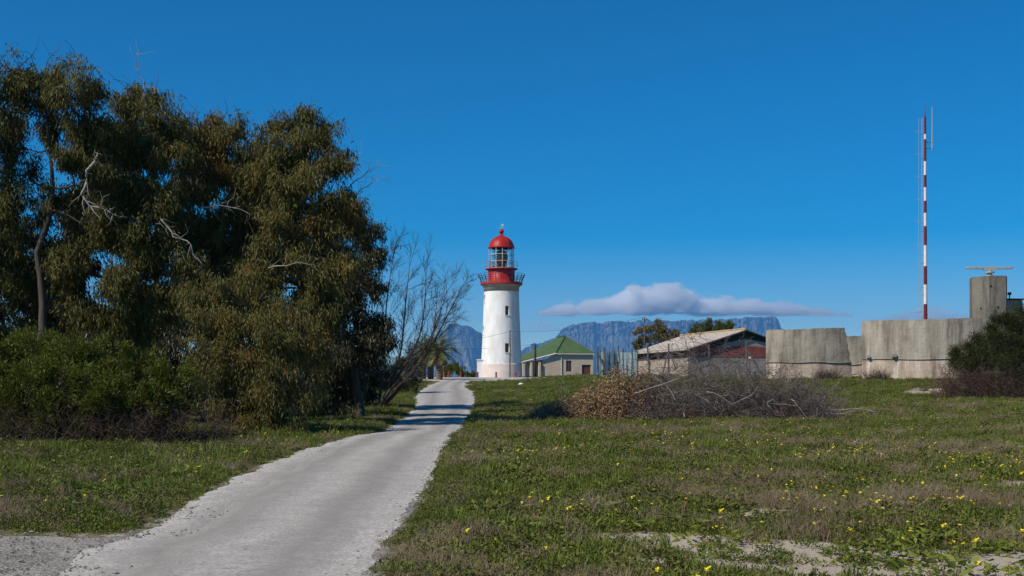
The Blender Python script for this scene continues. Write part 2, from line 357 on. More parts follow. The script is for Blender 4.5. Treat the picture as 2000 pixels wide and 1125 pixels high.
# ------------------------------------------------------------------ mountains beyond the bay, haze, clouds
t = NT('mountain_rock')
n = t.noise(.004, 8, .7, (1, 1, 1.1)); n2 = t.noise(.0012, 6, .6)
sep = t.n('ShaderNodeSeparateXYZ'); t.l(t.geo.outputs['Normal'], sep.inputs[0])
rock = t.ramp(n, [(.34, (.09, .08, .07)), (.5, (.18, .165, .145)), (.66, (.29, .27, .24))])
slope = t.ramp(n2, [(.35, (.055, .06, .04)), (.65, (.13, .125, .085))])
M_MOUNT = t.fin(t.mix(t.ramp(sep.outputs['Z'], [(.3, (0, 0, 0)), (.6, (1, 1, 1))]), rock, slope), .95, 0, .1)
def mountain(name, sky_px, D, cliff, step, seed):
    px = np.arange(sky_px[0][0], sky_px[-1][0], step); py = np.interp(px, [p[0] for p in sky_px], [p[1] for p in sky_px])
    zt = EYE + (HORIZON - py) / F * D + 7 * fbm1(px, seed, 4, .12)
    rows = []; xw = (px - 1000) / F * D
    prof_ = [(1800, -.06), (700, -.01), (60, 0.0), (0, -.012)] + [(-cliff * .55 * u, -cliff * u / 1000.) for u in (.12, .25, .4, .5, .62, .75, .88, 1)]
    nt_ = 26
    gully = fbm1(px, seed + 1, 6, .035, .6); but = fbm1(px, seed + 2, 5, .16, .6)
    for kk, (dy, dz) in enumerate(prof_):
        u = min(1, max(0, (kk - 3) / 8)); led = 22 * fbm1(px, seed + 20 + kk, 4, .2)
        yv = D + dy - (42 * gully + 13 * but) * (1 if kk >= 2 else .3) + led * (kk > 3)
        zv = np.maximum(zt + dz * 1000 * np.clip((zt - 60) / 900, .15, 1), 40)
        rows.append(np.stack([xw * (yv / D), yv, zv], -1))
    y0, z0 = rows[-1][:, 1], rows[-1][:, 2]
    for kk in range(1, nt_ + 1):
        u = kk / nt_
        sp_ = (85 * fbm1(px + 130 * u * np.sin(px * .02), seed + 5, 4, .03) + 30 * fbm1(px, seed + 40 + kk, 4, .1)) * math.sin(math.pi * min(1, u * 1.1) ** .6)
        yv = y0 - 3800 * u ** 1.15 - sp_; zv = np.maximum(z0 * (1 - u) ** 1.35 - 26 * u + .10 * sp_, -27)
        rows.append(np.stack([xw * (yv / D), yv, zv], -1))
    V = np.array(rows); m, k = V.shape[:2]; i = np.arange(m - 1)[:, None] * k; j = np.arange(k - 1)[None]
    mb = MB(); mb.add(V.reshape(-1, 3), np.stack([i + j, i + k + j, i + k + j + 1, i + j + 1], -1).reshape(-1, 4))
    return structure(mb.build(name, M_MOUNT, None, False))
mountain('flat_topped_mountain', [(700, 742), (820, 735), (900, 720), (960, 700), (1019, 684), (1040, 672), (1067, 664), (1084, 660), (1089, 652), (1096, 642), (1102, 637), (1115, 634), (1130, 631), (1146, 629.5), (1230, 627.5), (1257, 626), (1345, 625), (1430, 622), (1464, 619.5), (1500, 618), (1513, 618), (1519, 624), (1526, 640), (1545, 650), (1600, 668), (1700, 690), (1900, 715), (2150, 735)], 17000, 200, 1.0, 3)
mountain('pointed_mountain', [(560, 745), (700, 728), (800, 705), (845, 680), (864, 650), (872, 638), (878, 631), (892, 631), (910, 636), (927, 642), (940, 649), (970, 668), (1000, 692), (1040, 715), (1100, 740)], 15600, 150, 1.0, 11)

hz = MB(); hz.box((0, 8450, 547), (39000, 22100, 1150))
t = NT('haze_air'); t.t.nodes.remove(t.b); pv = t.n('ShaderNodeVolumePrincipled')
pv.inputs['Color'].default_value = (.17, .52, 1, 1); pv.inputs['Density'].default_value = 4.8e-5; pv.inputs['Anisotropy'].default_value = .1
t.l(pv.outputs[0], t.out.inputs['Volume'])
tag(hz.build('haze', t.m), 'thin blue haze over the bay', 'haze', None, 'stuff')

def cloud(label, px0, px1, py0, py1, D, dens, thr, seed, ref):
    c = (P(px0, py0, D) + P(px1, py1, D)) / 2; sx = (px1 - px0) / F * D; sz = (py1 - py0) / F * D; sy = sz * 1.6
    mb = MB(); mb.box(c, (sx, sy, sz))
    t = NT('cloud_vapour'); t.t.nodes.remove(t.b)
    tc = t.n('ShaderNodeTexCoord'); vec = tc.outputs['Generated']
    n = t.noise(1.3, 8, .68, (9.0, 2.2, 2.0), vec)
    sep = t.n('ShaderNodeSeparateXYZ'); t.l(vec, sep.inputs[0])
    # envelope over the bank's own length, depth and height
    ex = t.ramp(sep.outputs[0], ref[0]); ez = sep.outputs[2]
    up = t.math('SUBTRACT', ex, ez)                     # below the outline
    e1 = t.math('MULTIPLY', up, 3.2, False); e2 = t.math('MULTIPLY', t.math('SUBTRACT', ez, ref[1]), 7.0)
    ey = t.math('MULTIPLY', t.math('SUBTRACT', .5, t.math('ABSOLUTE', t.math('SUBTRACT', sep.outputs[1], .5))), 3.0)
    env = t.math('MINIMUM', t.math('MINIMUM', e1, e2), t.math('MINIMUM', ey, 1.0))
    v = t.math('SUBTRACT', t.math('ADD', t.math('MULTIPLY', n, 2.6), t.math('MULTIPLY', env, .9)), thr)
    d = t.math('MULTIPLY', t.math('MULTIPLY', v, 1.6, True), dens)
    d = t.math('MULTIPLY', d, t.math('MULTIPLY', env, 4.0, True))
    pv = t.n('ShaderNodeVolumePrincipled'); pv.inputs['Color'].default_value = (.985, .985, .985, 1); pv.inputs['Anisotropy'].default_value = .1
    t.l(d, pv.inputs['Density']); t.l(pv.outputs[0], t.out.inputs['Volume'])
    o = mb.build('cloud', t.m); return tag(o, label, 'cloud', None, 'stuff')
W_ = lambda q: (q, q, q)
cloud('long grey cloud bank with a white top above the flat mountain', 1050, 1690, 545, 632, 22500, .022, 1.66, 1,
      ([(0, W_(.3)), (.1, W_(.62)), (.2, W_(.68)), (.28, W_(.93)), (.42, W_(.93)), (.5, W_(.72)), (.7, W_(.58)), (.9, W_(.42)), (1, W_(.22))], .14))
cloud('faint grey cloud strip beside the mast', 1690, 1930, 585, 636, 23500, .0030, 1.62, 2, ([(0, W_(.3)), (.35, W_(.7)), (.55, W_(.9)), (1, W_(.3))], .02))
cloud('faint low cloud wisp beside the lighthouse', 1020, 1105, 620, 648, 23500, .0026, 1.62, 3, ([(0, W_(.4)), (.5, W_(.9)), (1, W_(.5))], .05))

# ------------------------------------------------------------------ lighthouse
t = NT('white_masonry'); n = t.noise(1.2, 6, .6, (1, 1, .4)); br = t.n('ShaderNodeTexBrick'); mp = t.n('ShaderNodeMapping')
t.bump(t.noise(7, 5, .7), .5, .05)
col = t.ramp(n, [(.3, (.66, .645, .61)), (.6, (.82, .815, .80))]); run = t.noise(2.0, 6, .7, (2.2, 2.2, .12)); col = t.mix(t.ramp(run, [(.6, (0, 0, 0)), (.74, (.45, .45, .45))]), col, (.50, .44, .36)); M_WHITE = t.fin(col, .75, 0, .25)
M_PLINTH = plain('pinkish_plinth', (.66, .56, .50), .8, .1, 1.5, .3)
M_RED = plain('red_paint', (.36, .018, .016), .45, .25, 1.6, .1, stretch=(2, 2, .4))
M_REDDULL = plain('faded_red_paint', (.33, .035, .03), .6, .3, 2.5, .15)
M_CONC = plain('grey_concrete_band', (.33, .30, .25), .85, .2, 2, .3)
M_IRON = plain('dark_iron', (.05, .045, .06), .6, .3, 4, 0)
M_BAR = plain('pale_glazing_bar', (.55, .54, .50), .5, .15, 5, 0)
M_DARK = plain('hole_shade_paint', (.012, .012, .013), .7, .2, 5, 0)  # near-black colour for painted shade in the pillar holes
M_TIMBER = plain('brown_timber', (.16, .075, .045), .7, .3, 5, .2, stretch=(1, 1, .2))
t = NT('clear_glass'); t.b.inputs['Transmission Weight'].default_value = 1; t.b.inputs['IOR'].default_value = 1.05; M_GLASS = t.fin((.85, .95, .95), .02, 0, .5)
t = NT('window_glass'); M_PANE = t.fin((.02, .024, .03), .08, 0, .5)
M_LENS = plain('lens_glass', (.10, .16, .15), .15, .3, 6, 0, 0, .8)
LC = np.array([(979.4 - 1000) / F * 155, 155.0]); LZ = float(base_h(*LC)) + .01
lh = thing('lighthouse', 'tall white round lighthouse with red lantern and red dome', 'lighthouse', (LC[0], LC[1], LZ - .1))
def cyl(th, r, z):   # th in degrees from facing the camera, positive to the right
    return np.array([LC[0] + r * math.sin(R(th)), LC[1] - r * math.cos(R(th)), LZ + z])
RT = lambda z: np.interp(z, [0, 1.7, 4, 7, 10.5], [2.52, 2.46, 2.36, 2.24, 2.13])
wins = [(12.5, 25, 7.55, 8.65), (11, 24, 3.05, 4.15), (-80, -68, 9.2, 10.1), (-82, -71, 5.3, 6.3), (100, 112, 5.3, 6.3)]
tb = MB(); tb.holed(list(np.arange(-180, 181, 6)), list(np.linspace(1.7, 10.5, 14)), wins, lambda u, v, d: cyl(u, RT(v) - d, v), .32)
tower = tb.build('tower', M_WHITE, lh, True)
for a in tower.data.polygons: pass
for (u0, u1, v0, v1) in wins:
    um, vm = (u0 + u1) / 2, (v0 + v1) / 2; r = RT(vm) - .27
    fr = MB(); c0 = [cyl(u, r, v) for u, v in ((u0, v0), (u1, v0), (u1, v1), (u0, v1))]
    for a_, b_ in ((0, 1), (1, 2), (2, 3), (3, 0)): fr.tube([c0[a_], c0[b_]], .045, 4)
    fr.tube([cyl(um, r, v0), cyl(um, r, v1)], .03, 4); fr.tube([cyl(u0, r, vm), cyl(u1, r, vm)], .03, 4)
    fo = fr.build('window', M_TIMBER, lh); pn = MB(); pn.add([cyl(u, r - .03, v) for u, v in ((u0, v0), (u1, v0), (u1, v1), (u0, v1))], [(0, 1, 2, 3)])
    pn.build('pane', M_PANE, fo)
    sb = MB(); sb.box(cyl(um, RT(v0) - .08, v0 - .03), (.62, .3, .07), R(um)); sb.build('sill', M_WHITE, fo)
C3 = (LC[0], LC[1], LZ)
MB().lathe([(2.56, -.3), (2.54, 1.6), (2.5, 1.72), (2.3, 1.73)], C3, 72).build('plinth', M_PLINTH, lh, True)
MB().lathe([(2.1, 10.5), (2.15, 10.5), (2.15, 11.05), (2.24, 11.1), (2.3, 11.22), (2.42, 11.3)], C3, 72).build('concrete_band', M_CONC, lh, True)
dk = MB().lathe([(2.0, 11.3), (2.5, 11.3), (2.57, 11.36), (2.57, 11.58), (2.5, 11.64), (1.5, 11.66)], C3, 72).build('gallery_deck', M_REDDULL, lh)
rl = MB()
def ring(mb, r, z, rad, n=48): mb.tube([cyl(a, r, z) for a in np.linspace(0, 360, n + 1)], rad, 5, False)
for a in np.arange(0, 360, 15):
    rl = MB(); rl.tube([cyl(a, r, z) for r, z in ((2.52, 11.6), (2.53, 11.8), (2.62, 12.1), (2.80, 12.35), (2.86, 12.62))], .035, 5); rl.build('stanchion', M_IRON, lh)
for r, z in ((2.56, 11.95), (2.68, 12.18), (2.8, 12.4), (2.87, 12.64)):
    rl = MB(); ring(rl, r, z, .018); rl.build('gallery_rail', M_IRON, lh)
dr = MB().lathe([(1.75, 11.64), (1.75, 11.72), (1.62, 11.76), (1.61, 13.2)], C3, 60).build('lantern_drum', M_RED, lh, True)
for a in np.arange(7, 360, 30):
    m_ = MB(); m_.tube([cyl(a, 1.62, 11.75), cyl(a, 1.62, 13.2)], .02, 4); m_.build('seam', M_RED, dr)
MB().lathe([(1.6, 13.18), (1.95, 13.2), (1.98, 13.26), (1.95, 13.34), (1.45, 13.35)], C3, 60).build('lantern_deck', M_REDDULL, lh)
for a in np.arange(0, 360, 22.5):
    m_ = MB(); m_.tube([cyl(a, 1.93, 13.3), cyl(a, 1.93, 14.12)], .022, 5); m_.build('stanchion', M_BAR if int(a * 2) % 90 else M_REDDULL, lh)
for z in (13.7, 14.12):
    m_ = MB(); ring(m_, 1.93, z, .02); m_.build('lantern_rail', M_REDDULL, lh)
NS = 12; RG = 1.5
for k in range(NS):
    a0, a1 = k * 30 + 5, (k + 1) * 30 + 5
    m_ = MB(); m_.tube([cyl(a0, RG, 13.33), cyl(a0, RG, 15.86)], .04, 5); m_.build('glazing_bar', M_BAR, lh)
    for z0, z1 in ((13.36, 14.2), (14.2, 15.03), (15.03, 15.86)):
        m_ = MB(); m_.add([cyl(a, RG - d, z) for d in (0, .012) for a, z in ((a0, z0), (a1, z0), (a1, z1), (a0, z1))], [(0, 1, 2, 3), (7, 6, 5, 4), (0, 4, 5, 1), (1, 5, 6, 2), (2, 6, 7, 3), (3, 7, 4, 0)]); m_.build('pane', M_GLASS, lh)
for z in (13.38, 14.2, 15.03, 15.84):
    m_ = MB(); m_.tube([cyl(k * 30 + 5, RG, z) for k in range(NS + 1)], .035, 5, False); m_.build('glazing_ring', M_BAR, lh)
MB().lathe([(.0, 13.36), (.55, 13.36), (.5, 13.9), (.62, 14.1), (.78, 14.5), (.8, 14.8), (.7, 15.2), (.45, 15.5), (.1, 15.6)], C3, 24).build('lens', M_LENS, lh, True)
MB().lathe([(0, 13.36), (.35, 13.37), (.35, 13.7), (.25, 13.7)], (LC[0] - .75, LC[1] + .5, LZ), 16).build('lamp_cabinet', M_RED, lh)
dome = MB().lathe([(1.4, 15.8), (1.6, 15.8), (1.66, 15.87), (1.6, 15.94), (1.54, 15.98), (1.5, 16.15), (1.4, 16.45), (1.24, 16.74), (1.0, 16.99), (.72, 17.17), (.42, 17.29), (.28, 17.36), (.2, 17.5), (.16, 17.62), (.22, 17.66)], C3, 60).build('dome', M_RED, lh, True)
MB().lathe([(.12, 17.6)] + [(.3 * math.cos(R(a)), 17.9 + .3 * math.sin(R(a))) for a in range(-60, 91, 15)], C3, 24).build('vent_ball', M_RED, dome, True)
for a in range(5, 360, 30):
    m_ = MB(); m_.tube([cyl(a, r + .012, z) for r, z in ((1.54, 15.98), (1.5, 16.15), (1.4, 16.45), (1.24, 16.74), (1.0, 16.99), (.72, 17.17), (.42, 17.29), (.28, 17.36), (.2, 17.5))], .022, 4); m_.build('dome_rib', M_RED, dome)
vn = MB(); vn.tube([cyl(0, 0, 18.1), cyl(0, 0, 18.85)], .025, 5); vn.tube([cyl(90, .5, 18.35), cyl(-90, .5, 18.35)], .015, 4); vn.tube([cyl(0, .5, 18.35), cyl(180, .5, 18.35)], .015, 4)
vn.box(cyl(90, .12, 18.66), (.3, .02, .26)); vn.build('weather_vane', M_BAR, lh)
# porch at the left foot
pm = MB(); pc = cyl(-84, 2.6, 1.0); pm.box(pc, (.75, 1.5, 2.3), 0); pm.box(pc + (0, 0, 1.19), (.9, 1.7, .1), 0); po = pm.build('porch', M_WHITE, lh)
m_ = MB(); m_.box(pc + (-.39, 0, -.1), (.06, .9, 1.95)); m_.build('door', M_TIMBER, lh)

# red marker posts in the yard
def bollard(px, d, label):
    x = (px - 1000) / F * d; z = float(base_h(x, d)) + .02
    o = thing('bollard', label, 'bollard', (x, d, z), 'red bollards round the lighthouse yard')
    MB().lathe([(0, -.1), (.13, -.1), (.13, .05), (.1, .08), (.095, .45), (.12, .47), (.12, .52), (.1, .58), (.05, .64), (0, .65)], (x, d, z), 14).build('post', M_REDDULL, o, True)
    MB().lathe([(.125, .0), (.15, .0), (.15, .06), (.1, .07)], (x, d, z), 14).build('base', M_IRON, o)
for px, d, lb in ((867, 149, 'red bollard closest to the palm trunks'), (876, 149, 'red bollard second from the palm trunks'), (900, 150, 'red bollard standing alone between palms and lighthouse'), (933, 147, 'red bollard beside the lighthouse porch'), (969, 148, 'red bollard before the middle of the lighthouse plinth'), (1007, 151, 'red bollard at the shaded side of the lighthouse plinth')):
    bollard(px, d, lb)

# ------------------------------------------------------------------ house with the green roof
HD = 164.0; s = HD / F
M_CREAM = plain('cream_plaster', (.66, .53, .40), .85, .1, 1.5, .2)
M_TRIM = plain('pale_trim', (.62, .56, .48), .7, .12, 3, .1)
M_GREEN = plain('green_roof_paint', (.075, .125, .05), .5, .18, .8, .05)
M_GREEND = plain('green_roof_ridge', (.03, .07, .03), .55, .2, 2, .05)
hx = lambda px: (px - 1000) * s
hzv = lambda py: EYE + (HORIZON - py) * s
gz = float(base_h(hx(1110), HD)) - .3
hs_ = thing('house', 'small cream house with a green ribbed hipped roof', 'house', (hx(1060), HD, gz))
xa, xb, xc = hx(1060), hx(1088), hx(1163); ze, zl, zr = hzv(689), hzv(704), hzv(657); yb = HD + 9
xr0 = hx(1122); ridge0 = np.array([xr0, HD + 3.6, zr]); ridge0[2] = EYE + (HORIZON - 657) / F * (HD + 3.6); ridge1 = np.array([xr0 - .35, yb - 3.2, ridge0[2]])
wl = MB()
win = (hx(1107.5), hx(1119), hzv(725.5), hzv(704)); gar = (hx(1140), hx(1163) - .3, gz + .3, hzv(712))
wl.holed([xb, xc], [gz, ze - .08], [win, gar], lambda u, v, d: np.array([u, HD + d, v]), .18)
wl.add([(xa, HD, gz), (xb, HD, gz), (xb, HD, ze - .08), (xa, HD, zl)], [(0, 1, 2, 3)])
wl.add([(xc, HD, gz), (xc, yb, gz), (xc, yb, ze - .08), (xc, HD, ze - .08)], [(0, 1, 2, 3)])
wl.add([(xa, HD, gz), (xa, yb, gz), (xa, yb, zl), (xa, HD, zl)], [(3, 2, 1, 0)])
wl.add([(xa, yb, gz), (xc, yb, gz), (xc, yb, ze - .1), (xa, yb, zl)], [(3, 2, 1, 0)])
wl.build('wall', M_CREAM, hs_)
wf = MB()
for a, b, c_, d_ in ((win[0], win[0] + .06, win[2], win[3]), (win[1] - .06, win[1], win[2], win[3]), ((win[0] + win[1]) / 2 - .03, (win[0] + win[1]) / 2 + .03, win[2], win[3]), (win[0] + .06, win[1] - .06, win[3] - .07, win[3]), (win[0] + .06, win[1] - .06, win[2], win[2] + .07)):
    wf.box(((a + b) / 2, HD + .1, (c_ + d_) / 2), (b - a, .06, d_ - c_))
wo_ = wf.build('window', M_TIMBER, hs_); MB().add([(win[0], HD + .12, win[2]), (win[1], HD + .12, win[2]), (win[1], HD + .12, win[3]), (win[0], HD + .12, win[3])], [(0, 1, 2, 3)]).build('pane', M_PANE, wo_)
npl = 9; dw = (gar[1] - gar[0]) / npl; go = MB(); go.box(((gar[0] + gar[1]) / 2, HD + .16, (gar[2] + gar[3]) / 2), (gar[1] - gar[0], .03, gar[3] - gar[2])); go = go.build('garage_door', M_TIMBER, hs_)
for k in range(npl):
    MB().box((gar[0] + dw * (k + .5), HD + .13, (gar[2] + gar[3]) / 2), (dw - .025, .03, gar[3] - gar[2] - .02)).build('plank', M_TIMBER, go)
# roof planes with ribs
EV = .16
fl, fr_ = np.array([xb - .1, HD - EV, ze]), np.array([xc + EV, HD - EV, ze]); bl, br_ = np.array([xb - .1, yb + EV, ze]), np.array([xc + EV, yb + EV, ze])
slope_l = (ridge0[2] - ze) / (xr0 - xb); xlow = hx(1019); zlow = hzv(706)
lf, lb_ = np.array([xlow, HD - EV, zlow]), np.array([xlow, yb + EV, zlow])
rf = MB()
def slab(mb, pts, th=.08):
    pts = [np.asarray(p, float) for p in pts]; n = len(pts); dn = np.array([0, 0, -th])
    mb.add(pts + [p + dn for p in pts], [tuple(range(n)), tuple(range(2 * n - 1, n - 1, -1))] + [(k, k + n, (k + 1) % n + n, (k + 1) % n) for k in range(n)])
def ribs(parent, a, b, c_, d_, n, r=.035):
    """ribs running from edge a-b (eave) to edge c-d (top)"""
    for k in range(n + 1):
        u = k / n; p0, p1 = a + (b - a) * u, c_ + (d_ - c_) * u
        if np.linalg.norm(p1 - p0) > .3: MB().tube([p0 + (0, 0, .015), p1 + (0, 0, .015)], r, 4).build('rib', M_GREEN, parent)
f_ = MB(); slab(f_, [fl, fr_, ridge0]); f_ = f_.build('front_roof_slope', M_GREEN, hs_)
for k in range(1, 18):
    u = k / 18; p0 = fl + (fr_ - fl) * u; t_ = (ridge0[0] - fl[0]) / (fr_[0] - fl[0]); v = u / t_ if u < t_ else (1 - u) / (1 - t_)
    p1 = np.array([p0[0], fl[1] + (ridge0[1] - fl[1]) * v, ze + (ridge0[2] - ze) * v]); MB().tube([p0 + (0, 0, .02), p1 + (0, 0, .02)], .035, 4).build('rib', M_GREEN, f_)
r_ = MB(); slab(r_, [fr_, br_, ridge1, ridge0]); r_.build('side_roof_slope', M_GREEN, hs_)
l_ = MB(); slab(l_, [lf, fl, ridge0, ridge1, bl, lb_]); l_ = l_.build('long_roof_slope', M_GREEN, hs_)
for k in range(1, 24):
    yv = HD - EV + (yb - HD + 2 * EV) * k / 24; p0 = np.array([xlow, yv, zlow])
    v = min(1, (yv - fl[1]) / (ridge0[1] - fl[1]), (bl[1] - yv) / (bl[1] - ridge1[1])); top_ = np.array([fl[0], yv, ze]) * (1 - v) + np.array([ridge0[0], yv, ridge0[2]]) * v
    MB().tube([p0 + (0, 0, .02), np.array([fl[0], yv, ze + .02]), top_ + (0, 0, .02)], .035, 4).build('rib', M_GREEN, l_)
b_ = MB(); slab(b_, [br_, bl, ridge1]); b_.build('rear_roof_slope', M_GREEN, hs_)
for p0, p1 in ((fl, ridge0), (fr_, ridge0), (ridge0, ridge1), (bl, ridge1), (br_, ridge1)):
    MB().tube([p0 + (0, 0, .03), p1 + (0, 0, .03)], .09, 6).build('ridge_cap', M_GREEND, hs_)
m_ = MB(); m_.tube([lf - (0, .04, .1), fl - (0, .04, .1)], .1, 4); m_.build('bargeboard', M_TRIM, hs_)
m_ = MB(); m_.box(((fl[0] + fr_[0]) / 2, HD - EV - .03, ze - .12), (fr_[0] - fl[0], .12, .16)); m_.build('gutter', M_TRIM, hs_)
m_ = MB(); m_.box((xlow - .04, HD + 4.5, zlow - .12), (.12, 9.6, .14)); m_.build('gutter', M_TRIM, hs_)
for px, yv in ((1021, HD - .1), (1036, HD - .1), (1053, HD - .1), (1021.5, HD + 4), (1022, HD + 8)):
    m_ = MB(); m_.box((hx(px), yv, (gz + zlow) / 2 - .05), (.28, .28, zlow - gz - .1)); m_.build('veranda_post', M_CREAM, hs_)
m_ = MB(); m_.box((xa - .06, HD + 2, gz + 1.25), (.08, 1, 2.0)); m_.build('door', M_TIMBER, hs_)
m_ = MB(); m_.tube([(hx(1098), HD - .06, gz), (hx(1098), HD - .06, ze - .3), (hx(1099), HD - .3, ze - .1)], .045, 6); m_.build('downpipe', M_TRIM, hs_)

hs_.rotation_euler.z = R(14)
# ------------------------------------------------------------------ long shed
M_SHEDROOF = plain('fibre_cement_sheet', (.42, .37, .31), .9, .22, 1.2, .3)
M_SHEDTAN = plain('tan_shed_wall', (.40, .34, .26), .9, .2, 1.0, .3)
M_SHEDGREY = plain('grey_shed_wall', (.33, .30, .265), .9, .25, .9, .3)
M_SHEDRED = plain('oxide_red_band', (.27, .075, .062), .85, .25, 1.5, .2)
M_SHEDDARK = plain('dark_board_eave_shade', (.035, .034, .036), .85, .3, 2, .1)  # near-black for painted eave shade, bargeboards and the hut roof
M_LICHEN = plain('lichen_ridge', (.36, .26, .12), .9, .35, 3, .3)
c0 = np.array([15.4, 111.0]); dl = np.array([-3.4, 11.0]); Ls = np.linalg.norm(dl); dl /= Ls; dg = np.array([dl[1], -dl[0]]); dg = np.array([.957, .296]); Ls = 13.0
GW = 11.0; zg = float(base_h(15.4, 111)) - .3; zE = 5.55; zR = 7.15
shed = thing('shed', 'long low shed with pale sheet roof and dark red gable band', 'shed', (c0[0], c0[1], zg))
def sp3(a, b, z): p = c0 + dl * a + dg * b; return np.array([p[0], p[1], z])
roofz = lambda b: zE + (zR - zE) * (1 - abs(b - GW / 2) / (GW / 2))
z1, z2 = zg + 2.05, zg + 2.75
def panel(name, mat, pts, parent=shed): m_ = MB(); m_.add(pts, [tuple(range(len(pts)))]); return m_.build(name, mat, parent)
panel('gable_wall', M_SHEDGREY, [sp3(0, 0, zg), sp3(0, GW, zg), sp3(0, GW, z1), sp3(0, 0, z1)])
panel('painted_band', M_SHEDRED, [sp3(-.03, 0, z1), sp3(-.03, GW, z1), sp3(-.03, GW, z2 - .1), sp3(-.03, GW / 2 + 1, z2 + .3), sp3(-.03, GW / 2 - 1, z2 + .3), sp3(-.03, 0, z2 - .02)])
panel('gable_eave_shade', M_SHEDDARK, [sp3(0, 0, z1), sp3(0, GW, z1), sp3(0, GW, zE), sp3(0, GW / 2, zR), sp3(0, 0, zE)])  # dark sheet paints the shadow band under the gable eaves
panel('patched_gable', M_SHEDGREY, [sp3(-.02, 2.2, z2), sp3(-.02, 8.8, z2), sp3(-.02, 8.2, z2 + .55), sp3(-.02, 5.5, z2 + .95), sp3(-.02, 3.8, z2 + .6)])
panel('side_wall', M_SHEDTAN, [sp3(0, 0, zg), sp3(Ls, 0, zg), sp3(Ls, 0, z1 - .1), sp3(0, 0, z1 - .1)])
panel('side_eave_shade', M_SHEDDARK, [sp3(0, 0, z1 - .1), sp3(Ls, 0, z1 - .1), sp3(Ls, 0, zE), sp3(0, 0, zE)])  # dark strip paints the shade below the side eave
panel('rear_wall', M_SHEDGREY, [sp3(Ls, 0, zg), sp3(Ls, GW, zg), sp3(Ls, GW, zE), sp3(Ls, GW / 2, zR), sp3(Ls, 0, zE)])
panel('side_wall', M_SHEDGREY, [sp3(0, GW, zg), sp3(Ls, GW, zg), sp3(Ls, GW, zE), sp3(0, GW, zE)])
ov = .55
for side in (0, 1):
    for k in range(13):
        a0 = -.25 + (Ls + .5) * k / 13; a1 = -.25 + (Ls + .5) * (k + 1) / 13 + .06; lift = .012 * (k % 2)
        be, bt = (-ov, GW / 2) if side == 0 else (GW + ov, GW / 2); m_ = MB(); nn = 9; top_v, bot_v = [], []
        for e in range(nn):
            a = a0 + (a1 - a0) * e / (nn - 1); dz = lift + (.03 if e % 2 else 0)
            top_v += [sp3(a, be, zE - .23 + dz), sp3(a, (be + bt) / 2, (zE - .23 + zR + .1) / 2 + dz - .02), sp3(a, bt, zR + .1 + dz)]
        fs = [(e * 3 + r, e * 3 + 3 + r, e * 3 + 4 + r, e * 3 + 1 + r) for e in range(nn - 1) for r in (0, 1)]
        tv = np.array(top_v); m_.add(np.r_[tv, tv - (0, 0, .03)], fs + [tuple(q + len(tv) for q in f[::-1]) for f in fs]); m_.build('roof_sheet', M_SHEDROOF, shed)
m_ = MB(); m_.tube([sp3(-.27, GW / 2, zR + .15), sp3(Ls + ov, GW / 2, zR + .15)], .12, 6); m_.build('ridge_cap', M_LICHEN, shed)
m_ = MB(); m_.tube([sp3(-.27, -ov, zE - .32), sp3(-.27, GW / 2, zR - .02)], .1, 4); m_.build('bargeboard', M_SHEDDARK, shed)
m_ = MB(); m_.tube([sp3(-.27, GW + ov, zE - .32), sp3(-.27, GW / 2, zR - .02)], .1, 4); m_.build('bargeboard', M_SHEDDARK, shed)

# ------------------------------------------------------------------ concrete ruins
def conc(name, c, lower=None):
    t = NT(name); n = t.noise(.55, 7, .68); st = t.noise(1.3, 7, .72, (1.0, 1.0, .13)); sp_ = t.noise(9, 6, .75); blot = t.noise(2.6, 5, .7)
    wv = t.n('ShaderNodeTexWave', wave_type='BANDS', bands_direction='Z', wave_profile='SAW'); wv.inputs['Scale'].default_value = 1.1; wv.inputs['Distortion'].default_value = .6; t.l(t.pos(), wv.inputs['Vector'])
    col = t.ramp(n, [(.28, tuple(q * .62 for q in c)), (.5, c), (.72, tuple(min(1, q * 1.22) for q in c))])
    col = t.mix(t.ramp(st, [(.38, (.85, .85, .85)), (.5, (0, 0, 0))]), col, tuple(q * .45 for q in c))
    if lower: col = t.mix(t.ramp(st, [(.53, (0, 0, 0)), (.66, (.85, .85, .85))]), col, lower)
    col = t.mix(t.ramp(blot, [(.58, (0, 0, 0)), (.72, (.45, .45, .45))]), col, (c[0] * .75, c[1] * .66, c[2] * .5))
    col = t.mix(t.ramp(sp_, [(.62, (0, 0, 0)), (.8, (.55, .55, .55))]), col, tuple(q * .3 for q in c))
    col = t.mix(t.ramp(wv.outputs['Fac'], [(.0, (.35, .35, .35)), (.07, (0, 0, 0))]), col, tuple(q * .5 for q in c))
    t.bump(t.math('ADD', t.math('MULTIPLY', sp_, .5), blot), .8, .06); return t.fin(col, .92, 0, .15)
M_CUP = conc('weathered_concrete', (.39, .335, .265), (.54, .48, .40)); M_CLOW = conc('stained_concrete_foot', (.54, .42, .32), (.80, .74, .65)); M_CTOW = conc('tower_concrete', (.20, .18, .15))
